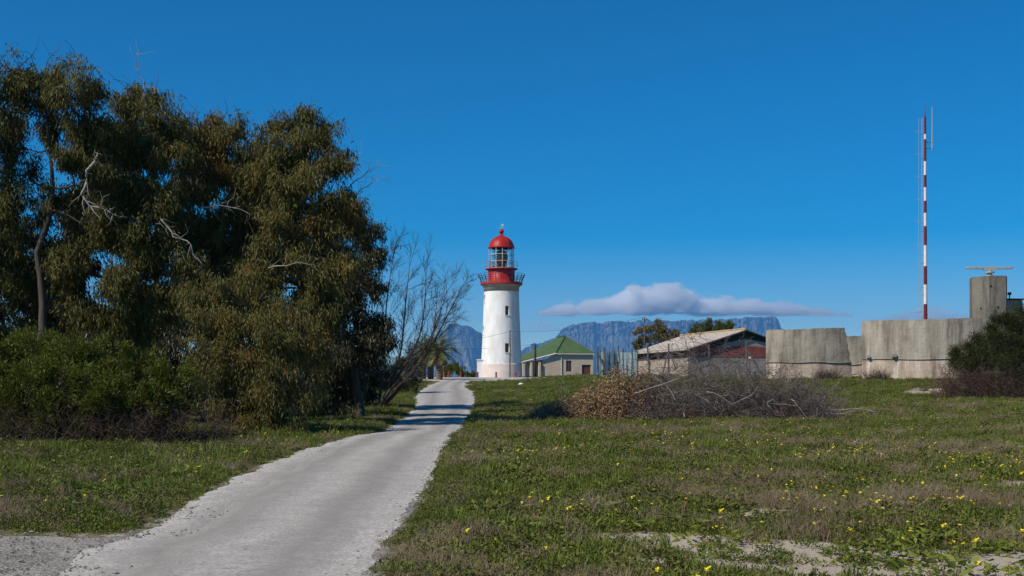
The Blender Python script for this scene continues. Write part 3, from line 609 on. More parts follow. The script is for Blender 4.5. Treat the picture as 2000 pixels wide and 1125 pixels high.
def arc_wall(label, pxa, pxb, d, rad, top_l, top_r, base_py, joint_py, broken=False, back=110):
    """curved wall standing on the ground, near face between two sight lines, bulging towards the viewer"""
    xa_, xb_ = (pxa - 1000) / F * d, (pxb - 1000) / F * d; xm = (xa_ + xb_) / 2; half = math.asin(min(.98, (xb_ - xa_) / 2 / rad))
    cx, cyy = xm, d + rad * math.cos(half) - 0.0; zb = float(base_h(xm, d)) - .35
    o = thing('concrete_wall', label, 'concrete wall', (xm, d, zb)); th = .45
    zj = EYE + (HORIZON - joint_py) / F * d; ztop = lambda u: EYE + (HORIZON - (top_l + (top_r - top_l) * u)) / F * d
    def ring_pt(a, r, z): return np.array([cx + r * math.sin(a), cyy - r * math.cos(a), z])
    n = 46; A = np.linspace(-half, half, n + 1)
    def seg(name, mat, zlo, zhi, rout, cut):
        V = []; rr_ = np.random.default_rng(5); zz = 8
        for i_ in range(n + 1):
            u = i_ / n
            for w_ in range(zz + 1):
                f = w_ / zz; z0, z1_ = zlo(u), zhi(u); z = z0 + (z1_ - z0) * f
                a = A[i_]
                if cut and u > .6:   # the broken end leans back as it rises
                    a = -half + (a + half) * (1 - (.01 + .085 * f + (0, .012, -.006, .014, .0, .012, -.008, .006, .0)[w_]) * ((u - .6) / .4))
                for r in (rout, rout - th):
                    V.append(ring_pt(a, r, z + (.02 * rr_.normal() if f == 1 else 0)))
        st = 2 * (zz + 1); fs = []
        for i_ in range(n):
            for w_ in range(zz):
                b = i_ * st + w_ * 2; fs += [(b, b + st, b + st + 2, b + 2), (b + 1, b + 3, b + st + 3, b + st + 1)]
            t0 = i_ * st + zz * 2; fs += [(t0, t0 + st, t0 + st + 1, t0 + 1), (i_ * st, i_ * st + 1, i_ * st + st + 1, i_ * st + st)]
        for i_ in (0, n):
            for w_ in range(zz): b = i_ * st + w_ * 2; fs.append((b, b + 2, b + 3, b + 1) if i_ == 0 else (b, b + 1, b + 3, b + 2))
        m_ = MB(); m_.add(V, fs); return m_.build(name, mat, o)
    seg('upper_wall', M_CUP, lambda u: zj + .03 * math.sin(u * 14), ztop, rad, broken)
    seg('foot_wall', M_CLOW, lambda u: zb, lambda u: zj + .03 * math.sin(u * 14), rad - (.06), False)
    m_ = MB(); m_.tube([ring_pt(a, rad - .03, zj + .03 * math.sin((a + half) / (2 * half) * 14)) for a in A[1:-1]], .05, 5); m_.build('joint_ledge', M_CUP, o)
    return o, ring_pt, half, rad, zj
arc_wall('curved concrete wall with a broken cracked end beside the shed', 1496, 1664, 95, 9.5, 645, 640, 737, 708, True)
o2, rp, hf, rd, zj = arc_wall('taller curved concrete wall with white streaks in front of the mast', 1683, 1985, 93, 13, 627, 622, 742, 702)
for a, z, sx in ((-.33, .22, .55), (-.22, .3, .75)):
    m_ = MB(); m_.box(rp(a * 1.25, rd + .04, zj + z), (.3 * sx, .25, .35 * sx), a); m_.box(rp(a * 1.25, rd + .1, zj + z - .05), (.42 * sx, .2, .3 * sx), a + .3); m_.build('bracket_stub', M_CUP, o2)
arc_wall('low concrete wall seen through the gap between the curved walls', 1630, 1720, 108, 14, 656, 656, 735, 712)
# rubble at the crack
def rock(mb, c, size, seed, n=3):
    r_ = np.random.default_rng(seed); th = np.linspace(0, 2 * math.pi, 10, endpoint=False); V = []; rows = [(-.5, .7), (-.15, 1), (.2, .95), (.5, .6)]
    jit = 1 + .25 * r_.normal(size=10)
    for h, rr_ in rows: V += [(c[0] + size[0] * rr_ * jit[k] * math.cos(a) * (1 + .08 * r_.normal()), c[1] + size[1] * rr_ * jit[k] * math.sin(a), c[2] + size[2] * (h + .1 * r_.normal())) for k, a in enumerate(th)]
    f = [(r * 10 + k, r * 10 + (k + 1) % 10, r * 10 + 10 + (k + 1) % 10, r * 10 + 10 + k) for r in range(3) for k in range(10)] + [tuple(range(9, -1, -1)), tuple(range(30, 40))]
    mb.add(V, f)
def rock_at(name, label, cat, px, py, size, seed, mat, group=None):
    p = unproj(px, py); m_ = MB(); rock(m_, p + (0, 0, size[2] * .3), size, seed); tag(m_.build(name, mat), label, cat, group)
rock_at('concrete_slab', 'flat grey concrete slab lying in the grass before the tall wall', 'slab', 1786, 772, (.75, .5, .3), 3, M_CUP)
rock_at('concrete_slab', 'thin concrete slab leaning on the bigger slab in the grass', 'slab', 1797, 766, (.5, .35, .28), 9, M_CTOW)
rock_at('concrete_block', 'pale square concrete block beside the dark shrub', 'block', 1829, 768, (.38, .3, .36), 5, M_CLOW)
rock_at('rubble_block', 'broken pale chunk at the cracked end of the curved wall', 'rubble', 1650, 737, (.7, .4, .5), 6, M_CLOW)
rock_at('rubble_block', 'small broken chunk in the gap between the curved walls', 'rubble', 1672, 739, (.4, .3, .3), 8, M_CUP)
rock_at('white_stone', 'single white stone on the grass below the lighthouse', 'stone', 1018, 755, (.22, .2, .3), 2, M_WHITE)
rock_at('plastic_scrap', 'crumpled turquoise plastic scrap in the grass behind the brush heap', 'litter', 1577, 754, (.28, .15, .1), 4, plain('turquoise_plastic', (.12, .40, .34), .4, .2, 8, .2))

# concrete radar pillar and its scanner
TD = 112.0; px0, px1 = 1906, 1973; tx = (1940 - 1000) / F * TD; tz0 = float(base_h(tx, TD)) - .3; tz1 = EYE + (HORIZON - 539.5) / F * TD
pil = thing('concrete_pillar', 'faceted grey concrete pillar carrying a radar scanner', 'pillar', (tx, TD, tz0))
k_ = TD / F; fx = [(1906 - 1940) * k_, (1928 - 1940) * k_, (1961 - 1940) * k_, (1974 - 1940) * k_]; plan = [(fx[0], .9), (fx[1], -.55), (fx[2], -.5), (fx[3], .8), (fx[3] - .2, 2.3), (fx[0] + .3, 2.4)]
m_ = MB(); m_.add([(tx + a, TD + b, z) for z in (tz0, tz1) for a, b in plan], [tuple(range(5, -1, -1)), tuple(range(6, 12))] + [(i_, (i_ + 1) % 6, (i_ + 1) % 6 + 6, i_ + 6) for i_ in range(6)]); m_.build('shaft', M_CTOW, pil)
for px, py in ((1918, 602), (1945, 601), (1931, 560)):
    u = (px - 1940) * k_; zq = EYE + (HORIZON - py) / F * TD; m_ = MB(); yq = np.interp(u, [fx[0], fx[1], fx[2]], [.9, -.55, -.5]); m_.tube([(tx + u, TD + yq - .015, zq), (tx + u, TD + yq + .1, zq)], .1, 8); m_.build('hole', M_DARK, pil)  # solid near-black plugs paint the shade inside holes; nothing is cut
M_RAD = plain('radar_grey', (.38, .38, .36), .5, .15, 4, 0)
rad_ = thing('radar_scanner', 'long pale bar radar scanner on top of the concrete pillar', 'radar', (tx - .1, TD + .6, tz1))
zb_ = EYE + (HORIZON - 523) / F * (TD + .6); hw = 46.5 * k_
m_ = MB(); m_.lathe([(.0, 0), (.3, 0), (.3, .12), (.22, .16), (.22, .3), (.42, .34), (.42, .45), (.16, .48), (.16, .62), (0, .62)], (tx - .1, TD + .6, tz1), 20); m_.build('pedestal', M_RAD, rad_)
m_ = MB(); prof_b = [(-.12, -.1), (.1, -.13), (.16, 0), (.1, .13), (-.12, .1)]
V = [(tx - .1 + sx * hw, TD + .6 + b, zb_ + a * .9) for sx in (-1, -.9, .9, 1) for b, a in [(q[0] * (1 if abs(sx) < 1 else .7), q[1] * (1 if abs(sx) < 1 else .7)) for q in prof_b]]
m_.add(V, [(r * 5 + c_, r * 5 + (c_ + 1) % 5, r * 5 + 5 + (c_ + 1) % 5, r * 5 + 5 + c_) for r in range(3) for c_ in range(5)] + [(4, 3, 2, 1, 0), (15, 16, 17, 18, 19)]); m_.build('scanner_bar', M_RAD, rad_)
m_ = MB(); m_.box((tx - .1, TD + .6, zb_ - .16), (1.1, .22, .14)); m_.build('bar_mount', M_RAD, rad_)
hut = thing('concrete_hut', 'small flat roofed concrete hut behind the dark shrub beside the pillar', 'hut', ((1982 - 1000) * k_, TD + 2, tz0))
zt_ = EYE + (HORIZON - 587) / F * (TD + 2)
m_ = MB(); m_.box(((1984 - 1000) * k_ + .3, TD + 2.4, (tz0 + zt_) / 2), (1.7, 2, zt_ - tz0)); m_.build('wall', M_CUP, hut)
m_ = MB(); m_.box(((1984 - 1000) * k_ + .3, TD + 2.4, zt_ + .07), (1.95, 2.2, .14)); m_.build('roof', M_SHEDDARK, hut)
m_ = MB(); m_.tube([((1989 - 1000) * k_, TD + 2, zt_ + .1), ((1989 - 1000) * k_, TD + 2, zt_ + .5)], .05, 6); m_.box(((1989 - 1000) * k_, TD + 2, zt_ + .62), (.28, .2, .25)); m_.build('floodlight', M_IRON, hut)

# radio mast
MD = 118.0; mx = (1808 - 1000) / F * MD; mz = lambda py: EYE + (HORIZON - py) / F * MD; mg = float(base_h(mx, MD)) - .2
mast = thing('radio_mast', 'tall slim red and white banded radio mast', 'mast', (mx, MD, mg))
M_MRED = plain('mast_red', (.15, .02, .024), .5, .2, 3, 0); M_MWH = plain('mast_white', (.72, .70, .70), .5, .12, 3, 0)
bands = [228, 262, 272, 315, 342, 366, 392, 416, 442, 479, 520, 556, 594, 640]; bz = [mz(b) for b in bands]; bz[-1] = mg
rm = lambda z: np.interp(z, [mg, mz(228)], [.19, .10]); lean = lambda z: mx + .07 * 0 - (z - mg) / (mz(228) - mg) * .06
for k in range(13):
    m_ = MB(); m_.tube([(lean(z), MD, z) for z in np.linspace(bz[k + 1], bz[k], 4)], [rm(z) for z in np.linspace(bz[k + 1], bz[k], 4)], 14); m_.build('mast_section', M_MWH if k % 2 else M_MRED, mast, False)
m_ = MB(); m_.tube([(lean(mz(228)), MD, mz(228)), (lean(mz(228)), MD, mz(203))], [.05, .02], 6); m_.build('top_whip', M_MRED, mast)
lx = lambda z: lean(z) - .30
for dx in (-.17, -.30):
    m_ = MB(); m_.tube([(lean(mg) + dx * 1.15 - .1, MD, mg), (lean(mz(230)) + dx - .02, MD, mz(230))], .016, 4); m_.build('ladder_rail', M_RAD, mast)
for z in np.arange(mg + 1, mz(232), .75):
    m_ = MB(); m_.tube([(lean(z) - .42, MD, z), (lean(z), MD, z)], .015, 4); m_.build('ladder_rung', M_MRED if int(z) % 3 else M_RAD, mast)
for z in np.arange(mg + 2, mz(232), 2.1):
    m_ = MB(); an = np.linspace(-2.4, 2.4, 9); m_.tube([(lean(z) - .62 - .34 * math.cos(q), MD + .34 * math.sin(q), z) for q in an], .012, 4); m_.build('cage_hoop', M_RAD, mast)
m_ = MB(); m_.tube([(lean(mz(230)) - .58, MD, mz(230)), (lean(mg) - .66, MD, mz(600))], .012, 4); m_.build('feeder_cable', M_RAD, mast)
ax = mx + 12.5 * MD / F
m_ = MB(); m_.tube([(ax, MD, mz(292)), (ax, MD, mz(266)), (ax, MD, mz(207))], [.055, .05, .025], 8); m_.build('side_antenna', M_RAD, mast)
for py in (278, 290):
    m_ = MB(); m_.tube([(mx - .05, MD, mz(py)), (ax + .1, MD, mz(py))], .03, 5); m_.build('antenna_arm', M_MRED, mast)

# ------------------------------------------------------------------ poles, wires, fences
M_POLE = plain('weathered_pole', (.10, .085, .075), .9, .3, 4, .2, stretch=(1, 1, .15))
M_POSTW = plain('grey_fence_post', (.12, .108, .098), .9, .35, 5, .3, stretch=(1, 1, .15))
tops = []
def pole(label, px, py_top, d, cross=False, dx=0):
    x = (px - 1000) / F * d; zg_ = float(base_h(x, d)) - .3; zt_ = EYE + (HORIZON - py_top) / F * d
    o = thing('utility_pole', label, 'pole', (x, d, zg_)); m_ = MB(); m_.tube([(x + dx, d, zg_), (x, d, zt_)], [.085, .065], 10); m_.build('post', M_POLE, o)
    m_ = MB(); m_.tube([(x - .28, d - .1, zt_ - .3), (x + .28, d - .1, zt_ - .3)], .045, 6); m_.build('crossarm', M_POLE, o) if cross else None
    for s_ in ((-.22, .22) if cross else (0,)):
        m_ = MB(); m_.lathe([(0, 0), (.05, .02), (.06, .08), (.03, .14), (0, .15)], (x + s_, d - .1 if cross else d, zt_ - .27 if cross else zt_), 8); m_.build('insulator', M_IRON, o)
    tops.append(np.array([x, d, zt_])); return o
pole('slim wooden pole standing right before the lighthouse', 996, 647, 146)
pole('short wooden pole standing before the green roof', 1044, 672, 155)
pole('wooden utility pole rising behind the pale shed roof', 1259, 619, 133, True)
pole('second short pole close beside the pole before the green roof', 1046.5, 675, 158)
def wire(label, a, b, sag):
    n = 24; pts = [a + (b - a) * u - np.array([0, 0, sag * 4 * u * (1 - u)]) for u in np.linspace(0, 1, n)]
    m_ = MB(); m_.tube(pts, .014, 4); tag(m_.build('overhead_wire', M_IRON), label, 'wire', 'overhead wires')
wire('overhead wire from the slim pole towards the palms', tops[0], P(780, 682, 142), .35)
wire('overhead wire from the slim pole to the pole behind the shed', tops[0], tops[2], .5)
wire('overhead wire from the short pole across the lighthouse', tops[1], P(800, 676, 150), .45)

def fence_post(parent, px, py_top, d, lean_px=0, r=.06, name='post', py_base=None):
    x = (px - 1000) / F * d; zg_ = float(base_h(x, d)) - .25
    m_ = MB(); m_.tube([(x + lean_px * d / F, d, zg_), (x, d, EYE + (HORIZON - py_top) / F * d)], [r * 1.1, r], 8); return m_.build(name, M_POSTW, parent)
def brace(parent, a, b, d, r=.05): m_ = MB(); m_.tube([P(*a, d), P(*b, d)], r, 7); m_.build('brace', M_POSTW, parent)
WD = 88.0
wfn = thing('wire_fence', 'old wire fence with leaning wooden posts in front of the shed', 'fence', ((1360 - 1000) / F * WD, WD, float(base_h(12.8, WD))))
for px, pt, ln in ((1264, 674, 7), (1306, 671, 0), (1385, 672, 1), (1458, 666, 0), (1464, 697, 0)): fence_post(wfn, px, pt, WD, ln, .058 if px != 1464 else .045)
brace(wfn, (1308, 690), (1321, 722), WD - .1); brace(wfn, (1304, 690), (1293, 735), WD - .1); brace(wfn, (1461, 686), (1489, 733), WD - .1, .07)
m_ = MB(); rock(m_, P(1464, 699, WD - .06), (.09, .05, .14), 3); m_.build('white_tag', M_WHITE, wfn)
for py in (690, 703, 716):
    m_ = MB(); m_.tube([P(px, py + dy, WD) for px, dy in ((1262, 0), (1306, 2), (1345, 3), (1385, 1), (1458, 0), (1500, 2))], .006, 3); m_.build('wire', M_IRON, wfn)
t = NT('shade_netting'); n = t.noise(1.3, 4, .6, (3, 3, .3)); col = t.ramp(n, [(.3, (.30, .43, .47)), (.7, (.52, .64, .66))]); t.fin(col, .8, 0, .1)
tp = t.n('ShaderNodeBsdfTransparent'); tl = t.n('ShaderNodeBsdfTranslucent'); t.l(col, tl.inputs[0]); m1 = t.n('ShaderNodeMixShader'); m1.inputs[0].default_value = .45; t.l(t.b.outputs[0], m1.inputs[1]); t.l(tl.outputs[0], m1.inputs[2])
m2 = t.n('ShaderNodeMixShader'); wv = t.noise(90, 2, .5); t.l(t.ramp(wv, [(.56, (.1, .1, .1)), (.64, (.4, .4, .4))]), m2.inputs[0]); t.l(m1.outputs[0], m2.inputs[1]); t.l(tp.outputs[0], m2.inputs[2]); t.l(m2.outputs[0], t.out.inputs[0]); M_NET = t.m
ND = 100.0
nf = thing('netting_enclosure', 'pale blue shade netting enclosure on thin poles beside the house', 'enclosure', ((1205 - 1000) / F * ND, ND, float(base_h(8.3, ND))))
NP = [(1167, 677, 0), (1180, 678, 0), (1190, 686, .6), (1200, 685, 1.2), (1207, 676, 1.2), (1217, 682, 1.0), (1225, 689, .6), (1234, 680, .2), (1245, 686, 0)]
for px, pt, dd in NP: fence_post(nf, px * 1.0, pt, ND + dd, 0, .065)
for px, pt, dd in ((1172, 683, 4.5), (1196, 684, 5), (1222, 684, 5), (1242, 684, 4.5)): fence_post(nf, px, pt, ND + dd, 0, .06)
def net(pts, py_top):
    m_ = MB(); V = []; q = 8; xs_ = []
    for (p0, d0), (p1, d1) in zip(pts[:-1], pts[1:]): xs_ += [(p0 + (p1 - p0) * e / q, d0 + (d1 - d0) * e / q + .12 * math.sin(math.pi * e / q) + .03 * math.sin(e * 2.4 + p0)) for e in range(q)]
    xs_.append(pts[-1])
    for px, d in xs_:
        x = (px - 1000) / F * d; z0 = float(base_h(x, d)) - .02; z1_ = EYE + (HORIZON - py_top) / F * d - .05 * abs(math.sin(px * .31))
        V += [(x + .03 * math.sin(f * 5 + px), d + .05 * math.sin(f * 4 + px), z0 + (z1_ - z0) * f) for f in np.linspace(0, 1, 6)]
    m_.add(V, [(a * 6 + b, a * 6 + 6 + b, a * 6 + 7 + b, a * 6 + b + 1) for a in range(len(xs_) - 1) for b in range(5)]); m_.build('net_panel', M_NET, nf, True)
for a, b in zip(NP[:-1], NP[1:]): net([(a[0], ND + a[2] - .07), (b[0], ND + b[2] - .07)], 687.5)
net([(1166, ND), (1172, ND + 4.5)], 688); net([(1172, ND + 4.5), (1242, ND + 4.5)], 688); net([(1245, ND), (1242, ND + 4.5)], 688)
brace(nf, (1169, 694), (1187, 733), ND - .2, .06); brace(nf, (1178, 722), (1166, 733), ND - .3, .08); brace(nf, (1182, 690), (1178, 733), ND - .2, .05)

# ------------------------------------------------------------------ trees and shrubs
def unit(v): return v / (np.linalg.norm(v, axis=-1, keepdims=True) + 1e-9)
def leaves(mb, pos, dirs, L, W, tint, cup=.0):
    """many small diamond leaves"""
    n = len(pos); d = unit(dirs); s_ = unit(np.cross(d, rng.normal(size=(n, 3)))); L = np.broadcast_to(L, (n,))[:, None]; W = np.broadcast_to(W, (n,))[:, None]
    nrm = np.cross(d, s_)
    V = np.stack([pos, pos + d * L * .42 + s_ * W + nrm * L * .05, pos + d * L - np.array([0, 0, 1]) * L * .1, pos + d * L * .42 - s_ * W + nrm * L * .05], 1).reshape(-1, 3)
    f = np.arange(n)[:, None] * 4 + np.arange(4)[None]
    mb.add(V, f, np.repeat(np.broadcast_to(tint, (n,)), 4))
def bend(a, b, k=6, amp=.08, up=.0):
    a, b = np.asarray(a, float), np.asarray(b, float); L = np.linalg.norm(b - a); u = np.linspace(0, 1, k)[:, None]
    p = a + (b - a) * u; o = rng.normal(size=(2, 3)) * amp * L
    return p + np.sin(math.pi * u) * (o[0] + np.array([0, 0, up * L])) + np.sin(2 * math.pi * u) * o[1] * .5
def crown_leaves(mb, c, r, n, hang, Ls, Ws, tint, subs=11, flat=.9, per=9, spread=.17, up=False):
    """a clump: sub-clumps on its shell, sprigs in them, leaves on the sprigs"""
    dirs = unit(rng.normal(size=(subs, 3))); dirs[:, 2] *= flat; rad = r * rng.uniform(.3, 1.15, size=(subs, 1)); sc_ = c + dirs * rad
    ns = max(4, int(n / per)); wgt = rng.dirichlet(np.ones(subs) * 2.2); which = rng.choice(subs, ns, p=wgt)
    sr = r * rng.uniform(.22, .42, size=subs)
    sp_ = sc_[which] + rng.normal(size=(ns, 3)) * sr[which][:, None] * np.array([.62, .62, .5])
    tn = tint + rng.normal(size=subs)[which] * .13
    out = unit(sp_ - c); m = ns * per; base = np.repeat(sp_, per, 0) + rng.normal(size=(m, 3)) * spread * np.array([.5, .5, .6])
    if up: d = np.repeat(out, per, 0) * .6 + rng.normal(size=(m, 3)) * .45 + np.array([0, 0, hang])
    else: d = np.repeat(out, per, 0) * .35 + rng.normal(size=(m, 3)) * .45 - np.array([0, 0, hang])
    leaves(mb, base, d, Ls * rng.uniform(.6, 1.25, m), Ws * rng.uniform(.7, 1.3, m), np.repeat(tn, per) + rng.normal(size=m) * .05)
    return sc_
def tree(name, label, cat, base_px, d, clusters, mat, r0=.2, density=3000, hang=1.0, Ls=.165, Ws=.0165, fork=.35, group=None, tint0=.4, dead=(), trunk_lean=0.0, bark=None, stems=1, subs=11, up=False, per=9, bare=0, spread=.17):
    x = (base_px - 1000) / F * d; zg_ = float(base_h(x, d)) - .15; b = np.array([x, d, zg_]); bark = bark or M_BARK
    o = thing(name, label, cat, b, group); mbL = MB(); tw = MB(); cs = []
    for c in clusters:
        px, py, rp_, dd = c[:4]; tnt = c[4] if len(c) > 4 else tint0; dn = c[5] if len(c) > 5 else 1.0
        cs.append((P(px, py, d + dd), rp_ / F * d, tnt, dn))
    cen = np.mean([c[0] for c in cs], 0); top = max(c[0][2] for c in cs); nodes = []
    for sidx in range(stems):
        tp_ = b + (cen - b) * np.array([.55, .55, 0]) + np.array([trunk_lean + (sidx - (stems - 1) / 2) * .8, rng.normal() * .2, (top - zg_) * min(.8, fork * 1.5)]); pts = bend(b + np.array([sidx * .25, 0, 0]), tp_, 9, .05); hi = max(cs, key=lambda q: q[0][2] - .8 * abs(q[0][0] - tp_[0] - (sidx - (stems - 1) / 2)))[0]; pts = np.concatenate([pts, bend(tp_, hi, 6, .06)[1:]])
        m_ = MB(); m_.tube(pts, np.concatenate([np.linspace(r0, r0 * .5, 9), np.linspace(r0 * .45, .02, 5)]), 9); m_.build('trunk', bark, o, True); nodes += [(p, r0 * q) for p, q in zip(pts[4:], np.linspace(.67, .2, 10))]
    lim = MB(); nl_ = 0
    for c, r, tnt, dn in sorted(cs, key=lambda q: np.linalg.norm(q[0] - nodes[-1][0])):
        cand = [(np.linalg.norm(c - p) + 1.5 * max(0, p[2] - c[2]), q) for q, (p, rr_) in enumerate(nodes)]; q = min(cand)[1]; p, rr_ = nodes[q]
        rs = max(.02, rr_ * .62); pts = bend(p, c - np.array([0, 0, r * .2]), 7, .10, .06); m_ = MB(); m_.tube(pts, np.linspace(rs, max(.012, rs * .4), 7), 6)
        if nl_ < 40: m_.build('limb', bark, o, True)
        nl_ += 1; nodes += [(pp, max(.02, rs * (1 - .09 * k))) for k, pp in enumerate(pts[2:], 2)]
        sub = crown_leaves(mbL, c, r, int(1.22 * density * dn * (r / .75) ** 2), hang, Ls, Ws, tnt, subs, per=per, up=up, spread=spread)
        for s_ in sub: tw.tube(bend(pts[4], s_, 5, .12), np.linspace(.016, .005, 5), 3, False)
        for _ in range(int(bare)):
            e = c + unit(rng.normal(size=3) * np.array([.7, .7, .5]) + np.array([.15, 0, 1.0])) * r * rng.uniform(1.1, 2.1); tw.tube(bend(pts[5], e, 6, .1), np.linspace(.014, .005, 6), 3, False)
    cr = mbL.build('crown', mat, o, False, True); cr['kind'] = 'stuff'
    w_ = tw.build('twigs', bark, o); w_['kind'] = 'stuff'
    for path, dd, r in dead:
        pts = np.array([P(px, py, d + dd) + rng.normal(size=3) * .03 for px, py in path]); m_ = MB(); pts = np.concatenate([bend(a_, b_, 5, .07)[:-1] for a_, b_ in zip(pts[:-1], pts[1:])] + [pts[-1:]]); r = r * .62; m_.tube(pts, r * np.interp(np.linspace(0, 1, len(pts)), [0, .12, 1], [.55, 1, .25]), 6)
        for k in range(len(pts) - 1):
            for _ in range(1):
                e = pts[k] + (pts[k + 1] - pts[k]) * rng.uniform(0, 1) ; q = e + unit(rng.normal(size=3) + unit(pts[k + 1] - pts[k])) * rng.uniform(.25, .7); m_.tube(bend(e, q, 4, .1), np.linspace(r * .35, r * .1, 4), 4)
        m_.build('dead_branch', M_DEAD, o, True)
    return o
TG = 'gum trees in the roadside grove'
tree('gum_tree', 'open crowned gum tree with dark forked trunk behind the bright green shrub', 'tree', 78, 36,
     [(18, 145, 48, 0), (85, 155, 45, .5), (140, 165, 50, -.5), (60, 205, 45, 1), (155, 225, 50, 0), (0, 225, 45, 0), (105, 260, 42, 1), (185, 265, 42, .5), (25, 290, 38, 1, .3, .6), (160, 300, 40, -.5), (190, 330, 45, 0), (10, 395, 45, .5), (130, 395, 30, 1, .3, .6), (45, 335, 42, .8, .35, .45), (85, 385, 40, .8, .35, .45), (0, 330, 42, .6, .35, .5), (60, 440, 45, 1, .3, .5), (205, 405, 40, 0, .4, .6), (20, 480, 55, 1), (100, 500, 45, 1.5, .25), (-45, 260, 55, 0), (-50, 400, 60, 1), (-40, 520, 65, 1), (30, 570, 60, 2, .2), (140, 560, 50, 1.5, .25), (60, 640, 60, 2.5, .15), (-30, 640, 60, 2.5, .15)],
     M_GUM, .17, 2500, fork=.34, group=TG, tint0=.36, bare=3, dead=[([(190, 300), (170, 335), (160, 375), (172, 398), (212, 408), (240, 425)], -2.2, .06)])
tree('gum_tree', 'tall gum tree with bare spike twigs above its crown and pale dead limbs', 'tree', 285, 38,
     [(262, 205, 42, 0), (292, 190, 34, .5), (240, 245, 45, 0), (312, 235, 42, -.5), (335, 255, 32, 0), (205, 300, 45, .5), (280, 295, 52, -.6), (335, 310, 45, -.4), (225, 375, 50, -.8), (300, 385, 55, -.9, .3), (165, 450, 55, -1), (250, 465, 58, -1.2), (120, 515, 52, -1), (200, 560, 58, -1.4), (320, 510, 55, -1), (260, 620, 55, -1), (330, 590, 50, -1), (160, 610, 48, -1)],
     M_GUM, .24, 2700, fork=.34, group=TG, tint0=.42, bare=4, dead=[([(318, 432), (335, 455), (368, 478), (384, 503)], -2.6, .05), ([(290, 260), (283, 200), (268, 140), (265, 103)], 0, .035), ([(180, 322), (195, 350), (190, 372)], -2, .04)])
tree('gum_tree', 'gum tree with rusty brown leaf clumps near its top', 'tree', 405, 40,
     [(388, 250, 36, 0, .75), (420, 265, 36, .4, .8), (365, 285, 42, -.4, .55), (452, 292, 42, 0), (400, 335, 48, -.8, .85), (470, 345, 46, -.3), (350, 380, 48, -1, .8), (440, 410, 52, -1, .6), (510, 420, 48, -.8), (380, 465, 55, -1.2, .5), (470, 490, 56, -1.2), (415, 550, 55, -1.4), (500, 565, 50, -1.2)],
     M_GUM, .22, 2700, fork=.34, group=TG, tint0=.42, bare=5, dead=[([(395, 404), (430, 401), (472, 397)], -2.6, .05), ([(340, 330), (352, 290), (330, 240)], -.5, .03)])
tree('gum_tree', 'broad gum tree whose bare top twigs reach over the road side', 'tree', 575, 39,
     [(452, 248, 28, 0), (560, 248, 32, 0), (600, 248, 38, .3), (632, 268, 34, 0), (505, 275, 36, 0), (545, 300, 44, -.6), (610, 310, 50, -.6), (655, 325, 32, 0), (580, 375, 54, -1.1), (655, 385, 42, -.4), (520, 352, 46, -.8), (640, 440, 50, -1, .82), (575, 455, 58, -1.3), (690, 425, 34, -.2), (510, 535, 56, -1.4, .5), (600, 545, 58, -1.5), (672, 510, 48, -1), (630, 610, 50, -1.2, .35)],
     M_GUM, .24, 2700, fork=.36, group=TG, tint0=.45, bare=4, dead=[([(660, 390), (690, 355), (712, 335), (745, 318)], .2, .03), ([(670, 400), (700, 378), (722, 360), (752, 347)], .2, .028), ([(660, 360), (680, 320), (705, 292)], .3, .025), ([(525, 525), (560, 520), (612, 513)], -2.8, .04)])
tree('gum_tree', 'narrow dark gum tree standing at the road end of the grove', 'tree', 702, 47,
     [(700, 450, 34, 0), (728, 470, 28, 0), (718, 515, 38, 0), (682, 555, 48, -.5), (735, 555, 30, .3), (705, 610, 46, 0), (640, 600, 52, 0), (735, 645, 36, 0), (655, 675, 50, -.5), (712, 690, 42, 0), (600, 640, 50, .5)],
     M_GUM_DARK, .2, 2800, fork=.3, group=TG, tint0=.4, bare=3)
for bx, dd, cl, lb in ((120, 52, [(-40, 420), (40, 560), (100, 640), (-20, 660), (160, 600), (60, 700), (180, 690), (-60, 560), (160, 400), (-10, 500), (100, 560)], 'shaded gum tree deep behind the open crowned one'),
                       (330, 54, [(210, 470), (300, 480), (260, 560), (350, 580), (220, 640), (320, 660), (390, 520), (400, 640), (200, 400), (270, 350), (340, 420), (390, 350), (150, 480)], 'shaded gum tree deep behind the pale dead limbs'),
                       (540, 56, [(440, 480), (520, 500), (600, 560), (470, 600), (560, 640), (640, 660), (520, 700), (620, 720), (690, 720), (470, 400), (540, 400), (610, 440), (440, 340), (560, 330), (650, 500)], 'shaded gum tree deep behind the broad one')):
    tree('gum_tree', lb, 'tree', bx, dd, [(a, b_, 62, 0) for a, b_ in cl], M_GUM_DARK, .22, 1000, fork=.4, group=TG, tint0=.3, Ls=.25, Ws=.031)  # shade deep in the grove is put into the darker leaf colour
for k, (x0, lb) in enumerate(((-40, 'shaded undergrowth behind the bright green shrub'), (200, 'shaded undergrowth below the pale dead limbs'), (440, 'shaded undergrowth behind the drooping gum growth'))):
    tree('shade_shrub', lb, 'shrub', x0 + 110, 46 + k, [(x0 + q * 60, 735 + 18 * (q % 2), 46, (q % 3) - 1) for q in range(5)] + [(x0 + 30 + q * 60, 785, 34, -1) for q in range(4)] + [(x0 + q * 70, 670, 50, 1) for q in range(4)], M_GUM_DARK, .07, 1100, fork=.3, tint0=.2, stems=3, Ls=.22, Ws=.025)  # dark leaf material carries painted shade under the trees
